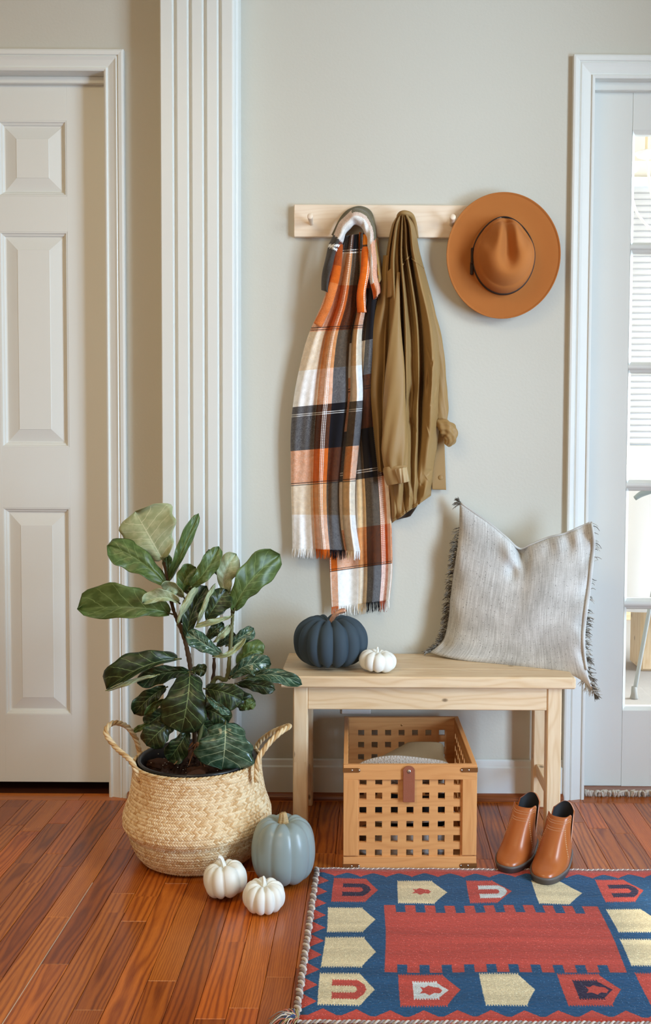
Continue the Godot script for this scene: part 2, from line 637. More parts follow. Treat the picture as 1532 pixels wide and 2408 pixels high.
# ---------------------------------------------------------------- doors
func panel(s: SurfaceTool, x0: float, x1: float, y0: float, y1: float, z: float) -> void:     # a raised panel: nested rectangles at changing depth
	var steps := [[0.0, 0.0], [0.004, -0.0005], [0.007, -0.005], [0.011, -0.0065], [0.014, -0.011], [0.017, -0.0115], [0.052, -0.002], [0.053, -0.001]]
	for k in steps.size() - 1:
		var a: float = steps[k][0]
		var b: float = steps[k + 1][0]
		var za: float = z + steps[k][1]
		var zb: float = z + steps[k + 1][1]
		var A := [Vector3(x0 + a, y1 - a, za), Vector3(x0 + a, y0 + a, za), Vector3(x1 - a, y0 + a, za), Vector3(x1 - a, y1 - a, za)]
		var B := [Vector3(x0 + b, y1 - b, zb), Vector3(x0 + b, y0 + b, zb), Vector3(x1 - b, y0 + b, zb), Vector3(x1 - b, y1 - b, zb)]
		for i in 4:
			var j := (i + 1) % 4
			quad(s, A[i], A[j], B[j], B[i])
	var e := 0.053
	quad(s, Vector3(x0 + e, y1 - e, z - 0.001), Vector3(x0 + e, y0 + e, z - 0.001), Vector3(x1 - e, y0 + e, z - 0.001), Vector3(x1 - e, y1 - e, z - 0.001))

func casing(called: String, x0: float, x1: float, top: float, w: float, label: String) -> void:
	var prof := PackedVector2Array()
	for q in [[0.0, 0.0], [0.0, 0.009], [0.08, 0.0115], [0.13, 0.0115], [0.17, 0.007], [0.22, 0.0075], [0.5, 0.013], [0.62, 0.0165], [0.7, 0.0135], [0.74, 0.018], [0.9, 0.0195], [0.98, 0.018], [1.0, 0.016], [1.0, 0.0]]:
		prof.append(Vector2(q[0] * w, q[1]))
	var s := S(false)
	mould(s, [Vector2(x1, 0), Vector2(x1, top), Vector2(x0, top), Vector2(x0, 0)], prof, 0.0, [Vector2(1, 0), Vector2(1, 1), Vector2(-1, 1), Vector2(-1, 0)])
	# jamb and stop lining the opening
	for j in [[x0, 1.0], [x1, -1.0]]:
		box2(s, Vector3(j[0], 0, -0.12), Vector3(j[0] - 0.03 * j[1], top, 0.0), 0.001)
	box2(s, Vector3(x0, top, -0.12), Vector3(x1, top + 0.03, 0.0), 0.001)
	struct(called, s, white, label)

func build_doors() -> void:
	# left: six-panel door
	var x1 := -0.779
	var x0 := -1.545
	var top := 2.103
	casing("trim_2", x0 - 0.003, x1 + 0.002, top, 0.058, "white moulded casing around the panelled door on the left")
	var z := -0.055
	var cols := [[-1.415, -1.215], [-1.105, -0.905]]
	var rws := [[0.226, 0.85], [1.03, 1.662], [1.765, 1.983]]
	var s := S(false)
	var xs := [x0, cols[0][0], cols[0][1], cols[1][0], cols[1][1], x1]
	for k in [0, 2, 4]:
		box2(s, Vector3(xs[k], 0.022, z - 0.035), Vector3(xs[k + 1], top - 0.005, z), 0.0004, 1)
	var ys := [0.022, rws[0][0], rws[0][1], rws[1][0], rws[1][1], rws[2][0], rws[2][1], top - 0.005]
	for c in cols:
		for k in [0, 2, 4, 6]:
			box2(s, Vector3(c[0], ys[k], z - 0.035), Vector3(c[1], ys[k + 1], z), 0.0004)
	var d := struct("door_1", s, white, "white six-panel interior door, closed, at the left")
	for c in cols:
		for r in rws:
			s = S(false)
			panel(s, c[0], c[1], r[0], r[1], z)
			obj("door_panel", s, white, d)
	s = S(false)
	box2(s, Vector3(x0, top - 0.02, z), Vector3(x1 + 0.002, top, z + 0.02), 0.002)
	struct("trim_3", s, white)
	# unseen closed box behind it, keeps the gap under the door dark
	s = S(false)
	box2(s, Vector3(-1.7, -0.05, -0.72), Vector3(-0.6, 2.3, -0.7), 0.0001)
	box2(s, Vector3(-1.72, -0.05, -0.72), Vector3(-1.7, 2.3, -0.12), 0.0001)
	box2(s, Vector3(-0.6, -0.05, -0.72), Vector3(-0.58, 2.3, -0.12), 0.0001)
	box2(s, Vector3(-1.72, 2.3, -0.72), Vector3(-0.58, 2.32, -0.12), 0.0001)
	box2(s, Vector3(-1.72, -0.07, -0.72), Vector3(-0.58, -0.05, -0.12), 0.0001)
	struct("wall_unseen_box", s, mat(rgb(120, 110, 100), 0.9))

	# right: glazed door
	var a := 0.627
	var b := 1.428
	casing("trim_4", a - 0.002, b + 0.002, 2.09, 0.064, "white moulded casing around the glazed door on the right")
	z = -0.045
	s = S(false)
	box2(s, Vector3(a, 2.068, z), Vector3(b, 2.092, z + 0.022), 0.002)
	box2(s, Vector3(a, 0.0, z), Vector3(a + 0.004, 2.092, z + 0.022), 0.001)
	struct("trim_5", s, white)
	var g0 := 0.748
	var g1 := 1.312
	var gy := [0.252, 0.572, 0.926, 1.274, 1.624, 1.962]
	s = S(false)
	box2(s, Vector3(a + 0.003, 0.022, z - 0.04), Vector3(g0, 2.075, z), 0.002)
	box2(s, Vector3(g1, 0.022, z - 0.04), Vector3(b - 0.003, 2.075, z), 0.002)
	box2(s, Vector3(g0, 0.022, z - 0.04), Vector3(g1, gy[0], z), 0.0005)
	box2(s, Vector3(g0, gy[5], z - 0.04), Vector3(g1, 2.075, z), 0.0005)
	d = struct("door_2", s, white, "white glazed door with stacked panes at the right edge")
	var bead := func(st: SurfaceTool, p0: Vector3, p1: Vector3, n: Vector3) -> void:      # sloping glazing bead, from the face down to the glass
		quad(st, p0, p1, p1 + n * 0.01 - Vector3(0, 0, 0.012), p0 + n * 0.01 - Vector3(0, 0, 0.012))
		quad(st, p1, p0, p0 + n * 0.01 - Vector3(0, 0, 0.03), p1 + n * 0.01 - Vector3(0, 0, 0.03))
	s = S(false)
	bead.call(s, Vector3(g0, gy[5], z), Vector3(g0, gy[0], z), Vector3.RIGHT)
	bead.call(s, Vector3(g1, gy[0], z), Vector3(g1, gy[5], z), Vector3.LEFT)
	bead.call(s, Vector3(g0, gy[0], z), Vector3(g1, gy[0], z), Vector3.UP)
	bead.call(s, Vector3(g1, gy[5], z), Vector3(g0, gy[5], z), Vector3.DOWN)
	obj("glazing_bead", s, white, d)
	for k in 4:
		s = S()
		var rows := []
		for q in [[0.017, -0.03], [0.016, -0.012], [0.01, -0.009], [0.007, 0.0], [-0.007, 0.0], [-0.01, -0.009], [-0.016, -0.012], [-0.017, -0.03]]:
			rows.append(PackedVector3Array([Vector3(g0, gy[k + 1] + q[0], z + q[1]), Vector3(g1, gy[k + 1] + q[0], z + q[1])]))
		grid(s, rows)
		obj("muntin", s, white, d)
	for k in 2:
		s = S()
		var x := lerpf(g0, g1, (k + 1) / 3.0)
		var rows := []
		for y in [gy[5], gy[0]]:
			var row := PackedVector3Array()
			for q in [[-0.017, -0.03], [-0.016, -0.012], [-0.01, -0.009], [-0.007, -0.0005], [0.007, -0.0005], [0.01, -0.009], [0.016, -0.012], [0.017, -0.03]]:
				row.append(Vector3(x + q[0], y, z + q[1]))
			rows.append(row)
		grid(s, rows)
		obj("muntin", s, white, d)
	var glass := mat(Color(1, 1, 1, 0.03), 0.0, 0.5)
	glass.transparency = BaseMaterial3D.TRANSPARENCY_ALPHA
	for r in 5:
		for c in 3:
			s = S(false)
			var xa := lerpf(g0, g1, c / 3.0)
			var xb := lerpf(g0, g1, (c + 1) / 3.0)
			quad(s, Vector3(xa, gy[r + 1], z - 0.02), Vector3(xa, gy[r], z - 0.02), Vector3(xb, gy[r], z - 0.02), Vector3(xb, gy[r + 1], z - 0.02))
			obj("pane", s, glass, d)

# ---------------------------------------------------------------- sunroom beyond the glazed door
func build_sunroom() -> void:
	var s := S(false)
	box2(s, Vector3(0.3, -0.09, -3.0), Vector3(3.6, 0.0, -0.14), 0.0001)
	var carpet := mat(rgb(214, 206, 194), 0.95)
	relief(carpet, 0.12, 0.6, 0.1)
	struct("floor_sunroom", s, carpet, "pale carpet seen through the glazed door")
	var beige := mat(rgb(206, 196, 178), 0.8)
	s = S(false)
	var W0 := 1.3
	var W1 := 3.1
	for r in [[0.3, W0, 0.0, 2.7], [W1, 3.6, 0.0, 2.7], [W0, W1, 0.0, 1.04], [W0, W1, 2.58, 2.7]]:
		box2(s, Vector3(r[0], r[2], -3.12), Vector3(r[1], r[3], -3.0), 0.0001)
	box2(s, Vector3(0.18, -0.05, -3.12), Vector3(0.3, 2.7, -0.12), 0.0001)
	for r in [[-3.12, -2.8, 0.0, 2.7], [-0.4, -0.12, 0.0, 2.7], [-2.8, -0.4, 0.0, 0.5], [-2.8, -0.4, 2.4, 2.7]]:
		box2(s, Vector3(3.6, r[2], r[0]), Vector3(3.72, r[3], r[1]), 0.0001)
	box2(s, Vector3(0.18, 2.7, -3.12), Vector3(3.72, 2.82, -0.12), 0.0001)
	struct("wall_sunroom", s, beige, "beige far wall of the room beyond the glazed door")
	s = S(false)
	box2(s, Vector3(W0, 0.0, -2.985), Vector3(W1 + 0.5, 0.075, -3.0), 0.002)
	struct("baseboard_sunroom", s, wooden(wood(rgb(222, 190, 150), rgb(190, 150, 105), 5, 0), 0.5))
	s = S(false)
	for y in [1.04, 1.8, 2.56]:
		box2(s, Vector3(W0, y - 0.02, -3.09), Vector3(W1, y + 0.02, -3.03), 0.002)
	struct("window_3", s, white)
	# slatted blind in that window
	var t := thing("window_blind", "white slatted blind lowered in the bright window beyond the glazed door", "blind", Vector3(2.2, 1.04, -2.97))
	s = S(false)
	box(s, Vector3(0, 1.53, 0), Vector3(1.8, 0.05, 0.05), 0.003)
	obj("head_rail", s, white, t)
	var slat := S()
	var rows := []
	for i in 5:
		var q := i / 4.0 - 0.5
		rows.append(PackedVector3Array([Vector3(-0.88, -q * 0.044, q * 0.010 + 0.003 * (1 - 4 * q * q)), Vector3(0.88, -q * 0.044, q * 0.010 + 0.003 * (1 - 4 * q * q))]))
	shell(slat, rows, 0.002)
	slat.generate_normals()
	var sm := slat.commit()
	var vinyl := mat(rgb(246, 247, 250), 0.5)
	vinyl.backlight_enabled = true
	vinyl.backlight = Color(0.7, 0.7, 0.7)
	for k in 41:
		var o := MeshInstance3D.new()
		o.mesh = sm
		o.material_override = vinyl
		o.name = "slat"
		o.position = Vector3(0, 0.03 + k * 0.0365, 0)
		t.add_child(o, true)
	# chandelier arms
	var iron := mat(rgb(240, 240, 244), 0.45)
	var c0 := at(1640, 600, -1.5)
	t = thing("chandelier", "white chandelier with candle sleeves hanging beyond the top pane of the glazed door", "chandelier", c0)
	var dish := PackedVector2Array([Vector2(0.003, 0.006), Vector2(0.04, 0.01), Vector2(0.052, 0.014), Vector2(0.053, 0.01), Vector2(0.042, -0.004), Vector2(0.02, -0.013), Vector2(0.003, -0.014)])
	for k in 6:
		var ang := -2.6 + TAU * k / 6.0
		var e := Vector3(cos(ang) * 0.23, 0.44 if k == 0 else 0.40, sin(ang) * 0.23)
		if k == 0:
			e = at(1522, 366, -1.5) - c0
		if k == 5:
			e = at(1477, 402, -1.7) - c0
		s = S()
		tube(s, smooth_path(PackedVector3Array([Vector3(e.x * 0.1, 0.16, e.z * 0.1), Vector3(e.x * 0.45, 0.1, e.z * 0.45), Vector3(e.x * 0.85, 0.22, e.z * 0.85), e]), 8), [0.006], 1.0, 8)
		obj("arm", s, iron, t)
		s = S()
		lathe(s, dish, 20, e)
		obj("drip_dish", s, iron, t)
		s = S()
		lathe(s, PackedVector2Array([Vector2(0.002, 0.085), Vector2(0.008, 0.083), Vector2(0.0085, 0.03), Vector2(0.01, 0.028), Vector2(0.01, 0.01)]), 12, e)
		obj("candle_sleeve", s, mat(rgb(236, 222, 192), 0.6), t)
		s = S()
		lathe(s, PackedVector2Array([Vector2(0.001, 0.13), Vector2(0.007, 0.118), Vector2(0.011, 0.105), Vector2(0.008, 0.09), Vector2(0.005, 0.085)]), 10, e)
		obj("bulb", s, mat(rgb(245, 246, 250), 0.1), t)
	s = S()
	lathe(s, smooth2(PackedVector2Array([Vector2(0.008, 0.9), Vector2(0.008, 0.5), Vector2(0.03, 0.42), Vector2(0.012, 0.34), Vector2(0.035, 0.2), Vector2(0.028, 0.12), Vector2(0.006, 0.08)]), 4), 16)
	tube(s, line(Vector3(0, 0.9, 0), Vector3(0, 2.7 - c0.y, 0)), [0.004], 1.0, 6)
	obj("stem", s, iron, t)
	# draped table with things on it
	var tp := Vector3(1.335, 0.0, -1.75)
	t = thing("covered_table", "white cloth covered table on a thick wooden foot beyond the glazed door", "table", tp)
	var cloth := mat(rgb(240, 240, 243), 0.8)
	s = S()
	rows = []
	for i in 9:
		var q := i / 8.0
		var row := PackedVector3Array()
		for j in 73:
			var a := TAU * j / 72.0
			var r := 0.34 + 0.02 * q + 0.014 * q * sin(a * 9.0)
			row.append(Vector3(sin(a) * r * 1.2, 0.905 - 0.59 * q, cos(a) * r))
		rows.append(row)
	shell(s, rows, 0.003)
	var top_row := PackedVector3Array()
	for j in 73:
		top_row.append(Vector3(0, 0.908, 0))
	grid(s, [top_row, rows[0]])
	obj("tablecloth", s, cloth, t)
	s = S(false)
	box(s, Vector3(0, 0.445, 0), Vector3(0.2, 0.89, 0.2), 0.012, 1)
	obj("foot", s, pine, t)
	# tubular stand whose leg and grip show through the lower panes
	var grey := mat(rgb(150, 156, 155), 0.35)
	var foot := fl(1492, 1643)
	t = thing("walking_frame", "grey metal tube frame with rubber foot standing on the pale carpet beyond the glass", "frame", foot)
	s = S()
	var knee := at(1531, 1420, foot.z - 0.02) - foot
	tube(s, smooth_path(PackedVector3Array([Vector3(0, 0.02, 0), knee, knee * 1.9 + Vector3(0.01, 0, 0), Vector3(knee.x * 2.3, 0.78, -0.04)]), 6), [0.0085], 1.0, 10)
	obj("leg", s, grey, t)
	s = S()
	lathe(s, PackedVector2Array([Vector2(0.001, 0.05), Vector2(0.011, 0.05), Vector2(0.013, 0.02), Vector2(0.017, 0.004), Vector2(0.017, 0.0), Vector2(0.001, 0.0)]), 14)
	obj("rubber_foot", s, mat(rgb(140, 140, 134), 0.7), t)
	s = S()
	var g := at(1494, 1172, foot.z - 0.1) - foot
	tube(s, smooth_path(PackedVector3Array([g, g + Vector3(0.05, 0.028, 0), g + Vector3(0.2, 0.07, 0.02), Vector3(knee.x * 2.3, 0.78, -0.04)]), 6), [0.01, 0.014, 0.014, 0.012], 1.0, 12)
	obj("grip", s, mat(rgb(128, 140, 142), 0.4), t)
	# edge of the carpet, showing under the door
	s = S()
	for k in 240:
		var x := rng.randf_range(0.636, 1.42)
		var p := Vector3(x, 0.001, -0.03 + rng.randf() * 0.018)
		tube(s, smooth_path(PackedVector3Array([p, p + Vector3(rng.randf_range(-0.006, 0.006), 0.013, 0.004), p + Vector3(rng.randf_range(-0.008, 0.008), 0.018, 0.01)]), 2), [0.0035, 0.0045, 0.002], 1.0, 5)
	tag(stuff(obj("carpet_edge", s, mat(rgb(210, 202, 188), 0.95))), "looped edge of pale carpet showing under the glazed door", "carpet")

# ---------------------------------------------------------------- bench
func build_bench() -> void:
	var t := thing("bench", "light pine bench with square legs standing against the wall", "bench", Vector3(0.145, 0, 0.165))
	var x0 := -0.39
	var x1 := 0.39
	var s: SurfaceTool
	for k in 3:      # seat boards
		s = S(false)
		var w := 0.288 / 3.0
		box(s, Vector3(0, 0.4185, -0.144 + w * (k + 0.5)), Vector3(x1 - x0, 0.031, w - 0.0002), 0.004 if k == 2 else 0.0006, 0, Vector2(0.31 * k, 0.07 * k))
		obj("seat_board", s, pine, t)
	for sx in [-1.0, 1.0]:
		for sz in [-1.0, 1.0]:
			s = S(false)
			box(s, Vector3(0.337 * sx, 0.2015, 0.108 * sz), Vector3(0.039, 0.403, 0.039), 0.003, 1, Vector2(0.1 + sx * 0.3, 0.03 + sz * 0.1))
			obj("leg", s, pine, t)
		s = S(false)
		box(s, Vector3(0.337 * sx, 0.373, 0), Vector3(0.022, 0.058, 0.178), 0.002, 2, Vector2(0.4, 0.05))
		obj("side_rail", s, pine, t)
		s = S(false)
		box(s, Vector3(0.337 * sx, 0.11, 0), Vector3(0.022, 0.035, 0.178), 0.002, 2, Vector2(0.2, 0.15))
		obj("stretcher", s, pine, t)
	for sz in [-1.0, 1.0]:
		s = S(false)
		box(s, Vector3(0, 0.372, 0.114 * sz), Vector3(0.635, 0.062, 0.021), 0.002, 0, Vector2(0.5, 0.11 + 0.1 * sz))
		obj("rail", s, pine, t)

# ---------------------------------------------------------------- rug
func fill(im: Image, poly: PackedVector2Array, c: Color) -> void:     # fills a polygon given in texture pixels
	var lo := 1e9
	var hi := -1e9
	for p in poly:
		lo = minf(lo, p.y)
		hi = maxf(hi, p.y)
	for y in range(maxi(int(lo), 0), mini(int(hi) + 1, im.get_height())):
		var xs := []
		for i in poly.size():
			var a := poly[i]
			var b := poly[(i + 1) % poly.size()]
			if (a.y <= y and b.y > y) or (b.y <= y and a.y > y):
				xs.append(a.x + (y - a.y) / (b.y - a.y) * (b.x - a.x))
		xs.sort()
		for k in range(0, xs.size() - 1, 2):
			var xa := int(xs[k] + rng.randf_range(-1.5, 1.5))
			var xb := int(xs[k + 1] + rng.randf_range(-1.5, 1.5))
			im.fill_rect(Rect2i(xa, y, maxi(xb - xa, 0), 1), c)

const RX0 := -0.134
const RX1 := 0.712
const RZ0 := 0.508
const RZ1 := 1.154
const RK := 1600.0

func rp(mm: Array) -> PackedVector2Array:      # rug millimetres to texture pixels
	var out := PackedVector2Array()
	for i in range(0, mm.size(), 2):
		out.append(Vector2((mm[i] / 1000.0 - RX0) * RK, (mm[i + 1] / 1000.0 - RZ0) * RK))
	return out

func house(im: Image, x0: float, x1: float, tip: float, z0: float, z1: float, c: Color) -> void:      # a five-sided motif that points to the right
	var zm := (z0 + z1) / 2.0
	var poly := rp([x0, z0, x1, z0, x1 + (tip - x1) * 0.5, lerpf(z0, zm, 0.52), tip, zm, x1 + (tip - x1) * 0.5, lerpf(z1, zm, 0.52), x1, z1, x0, z1])
	fill(im, poly, c)
	for e in [z0, z1]:      # the weft teeth along both long sides
		var x := x0
		while x < x1:
			fill(im, rp([x, e - 4.5, x + 2.4, e - 4.5, x + 2.4, e + 4.5, x, e + 4.5]), c)
			x += 5.0

func build_rug() -> void:
	var blue := rgb(30, 76, 116)
	var red := rgb(182, 72, 60)
	var cream := rgb(212, 200, 164)
	var ice := rgb(202, 212, 214)
	var navy := rgb(42, 34, 60)
	var w := int((RX1 - RX0) * RK)
	var h := int((RZ1 - RZ0) * RK)
	var im := Image.create_empty(w, h, false, Image.FORMAT_RGB8)
	im.fill(blue)
	# toothed red border
	fill(im, rp([-134, 508, 712, 508, 712, 532, -134, 532]), red)
	fill(im, rp([-134, 1134, 712, 1134, 712, 1154, -134, 1154]), red)
	for k in 14:
		var x := -121.0 + k * 62.0
		fill(im, rp([x, 530, x + 62, 530, x + 44, 542, x + 38, 546, x + 32, 553, x + 26, 546, x + 20, 542]), red)
		fill(im, rp([x + 2, 1136, x + 26, 1118, x + 32, 1113, x + 38, 1118, x + 60, 1136]), red)
	for k in 10:
		var z := 548.0 + k * 57.0
		fill(im, rp([-134, z - 2, -131, z, -104, z + 26, -101, z + 29, -104, z + 32, -131, z + 56, -134, z + 58]), red)
		fill(im, rp([712, z - 2, 708, z, 682, z + 26, 679, z + 29, 682, z + 32, 708, z + 56, 712, z + 58]), red)
	# red middle with battlements
	fill(im, rp([29, 699, 512, 697, 507, 981, 28, 983]), red)
	for k in 10:
		var x := 55.0 + k * 44.5
		fill(im, rp([x, 690, x + 21, 690, x + 21, 732, x, 732]), blue)
		fill(im, rp([x - 2, 953, x + 18, 953, x + 18, 990, x - 2, 990]), blue)
	# the ring of pointed motifs: left edge, shoulder, tip, far edge, near edge
	house(im, -90, -12, 17, 564, 681, red)
	house(im, 62, 144, 178, 576, 687, cream)
	house(im, 226, 290, 329, 572, 683, red)
	house(im, 382, 452, 492, 575, 687, cream)
	house(im, 536, 604, 638, 562, 674, red)
	house(im, -97, -20, 8, 714, 822, cream)
	house(im, -99, -18, 9, 849, 965, cream)
	house(im, -99, -19, 9, 993, 1099, cream)
	house(im, 55, 142, 173, 992, 1098, red)
	house(im, 214, 291, 316, 990, 1096, cream)
	house(im, 368, 449, 480, 989, 1096, red)
	house(im, 522, 600, 634, 984, 1092, red)
	house(im, 527, 606, 628, 714, 815, cream)
	house(im, 522, 596, 613, 850, 952, cream)
	# figures inside the motifs
	for q in [[-66, 590, navy], [252, 597, ice], [-73, 1016, red], [560, 588, navy]]:
		var x: float = q[0]
		var z: float = q[1]
		fill(im, rp([x, z, x + 50, z, x + 62, z + 14, x + 66, z + 31, x + 60, z + 48, x + 48, z + 63, x, z + 63, x, z + 44, x + 42, z + 44, x + 48, z + 34, x + 46, z + 24, x + 42, z + 18, x, z + 18]), q[2])
		var k := 0.0
		while k < 48.0:
			for e in [z, z + 18, z + 44, z + 63]:
				fill(im, rp([x + k, e - 3, x + k + 2, e - 3, x + k + 2, e + 3, x + k, e + 3]), q[2])
			k += 5.0
	house(im, 82, 128, 150, 1018, 1074, ice)
	house(im, 394, 440, 464, 1012, 1074, navy)
	house(im, 548, 592, 612, 1012, 1066, ice)
	for q in [[100, 628], [98, 1045], [416, 1043]]:
		var x: float = q[0]
		var z: float = q[1]
		fill(im, rp([x - 2, z - 12, x + 6, z - 8, x + 14, z - 16, x + 24, z - 10, x + 34, z - 8, x + 40, z + 2, x + 34, z + 12, x + 24, z + 10, x + 14, z + 18, x + 6, z + 10, x - 4, z + 12, x + 2, z + 1]), red)
	# yarn: abrash, weft ribs, stray pale fibres
	var d := im.get_data()
	var nn := noise(0.004, 3, 3)
	var k := 0
	for y in h:
		for x in w:
			var v := 0.86 + 0.2 * hash1(x / 2, y / 3) + 0.12 * nn.get_noise_2d(x * 0.15, y * 3.0) + (0.05 if y % 5 < 3 else -0.06)
			var lift := 60.0 if hash1(x / 3 + 7, y / 2 + 91) > 0.988 else 0.0
			for c in 3:
				d[k + c] = int(clampf(d[k + c] * v + lift, 0, 255))
			k += 3
	im = Image.create_from_data(w, h, false, Image.FORMAT_RGB8, d)
	var m := mat(Color.WHITE, 0.95, 0.2)
	m.albedo_texture = ImageTexture.create_from_image(im)
	m.rim_enabled = true
	m.rim = 0.25
	var bump := NoiseTexture2D.new()
	bump.width = 512
	bump.height = 512
	bump.seamless = true
	bump.noise = noise(0.12, 8, 3)
	m.heightmap_enabled = true
	m.heightmap_texture = bump
	m.heightmap_scale = 0.12
	var t := thing("rug", "red and blue flatwoven rug with cream pointed motifs and a toothed border", "rug", Vector3((RX0 + RX1) / 2, 0, (RZ0 + RZ1) / 2))
	var o := Vector3(-(RX0 + RX1) / 2, 0, -(RZ0 + RZ1) / 2)
	var s := S()
	var rows := []
	for i in 40:
		var row := PackedVector3Array()
		for j in 50:
			var x := lerpf(RX0, RX1, j / 49.0)
			var z := lerpf(RZ0, RZ1, i / 39.0)
			row.append(o + Vector3(x + 0.002 * sin(z * 17.0), 0.006 + 0.0008 * sin(x * 23.0 + z * 9.0), z + 0.0015 * sin(x * 14.0)))
		rows.append(row)
	shell(s, rows, 0.005)
	obj("weave", s, m, t)
	# overcast cord round the edge, two plies twisted
	var cord := mat(rgb(205, 196, 186), 0.9)
	var cord2 := mat(rgb(150, 136, 132), 0.9)
	for ply in 2:
		s = S()
		for e in [[Vector3(RX0, 0.006, RZ0 - 0.002), Vector3(RX0 - 0.002, 0.006, RZ1 - 0.012), 0.0042], [Vector3(RX0, 0.006, RZ0), Vector3(RX1, 0.006, RZ0), 0.0018], [Vector3(RX0, 0.006, RZ1), Vector3(RX1, 0.006, RZ1), 0.0026]]:
			var a: Vector3 = e[0]
			var b: Vector3 = e[1]
			var r: float = e[2]
			var path := PackedVector3Array()
			var steps := int((b - a).length() / 0.0022)
			var dir := (b - a).normalized()
			var side := dir.cross(Vector3.UP)
			for i in steps + 1:
				var q := float(i) / steps
				var ph := q * (b - a).length() / (r * 3.4) * TAU / 2.0 + PI * ply
				path.append(o + a.lerp(b, q) + side * cos(ph) * r + Vector3.UP * sin(ph) * r * 0.7 + side * 0.0012 * sin(q * 90.0))
			tube(s, path, [r * 0.85], 1.0, 6)
		stuff(obj("edge_cord", s, cord if ply == 0 else cord2, t))
	# tassel at the near left corner
	var cols := [rgb(216, 206, 190), rgb(176, 160, 110), rgb(60, 84, 128), rgb(150, 140, 136), rgb(186, 110, 84)]
	var st := []
	for c in cols:
		st.append(S())
	for k2 in 110:
		var r2 := rng.randf()
		var ang := rng.randf_range(2.5, 4.7) if k2 % 3 else rng.randf_range(1.75, 2.6)
		var len := rng.randf_range(0.028, 0.058)
		var p := o + Vector3(RX0 - 0.001, 0.006, RZ1 - 0.006) + Vector3(rng.randf_range(-0.005, 0.005), 0, rng.randf_range(-0.006, 0.006))
		var dirv := Vector3(cos(ang - 0.15), 0, -sin(ang) * 0.8 + 0.25)
		tube(st[k2 % 5], smooth_path(PackedVector3Array([p, p + dirv * len * 0.5 + Vector3(0, 0.012 * r2 + 0.003, 0), p + dirv * len + Vector3(0, -0.003, 0)]), 4), [0.0013, 0.0012, 0.0006], 1.0, 5)
	for i in 5:
		stuff(obj("tassel", st[i], mat(cols[i], 0.9), t))

# ---------------------------------------------------------------- basket with its pot
const BX := -0.442
const BZ := 0.42

func belly(y: float) -> float:        # the basket's radius at a height: upper half folded down over the lower one
	var p := [[0.0, 0.118], [0.012, 0.14], [0.03, 0.154], [0.06, 0.167], [0.084, 0.171], [0.0865, 0.178], [0.1, 0.1835], [0.118, 0.1835], [0.135, 0.178], [0.16, 0.169], [0.19, 0.163], [0.22, 0.159], [0.248, 0.158]]
	for i in p.size() - 1:
		if y <= p[i + 1][0]:
			var q := inverse_lerp(p[i][0], p[i + 1][0], y)
			return lerpf(p[i][1], p[i + 1][1], q)
	return 0.158

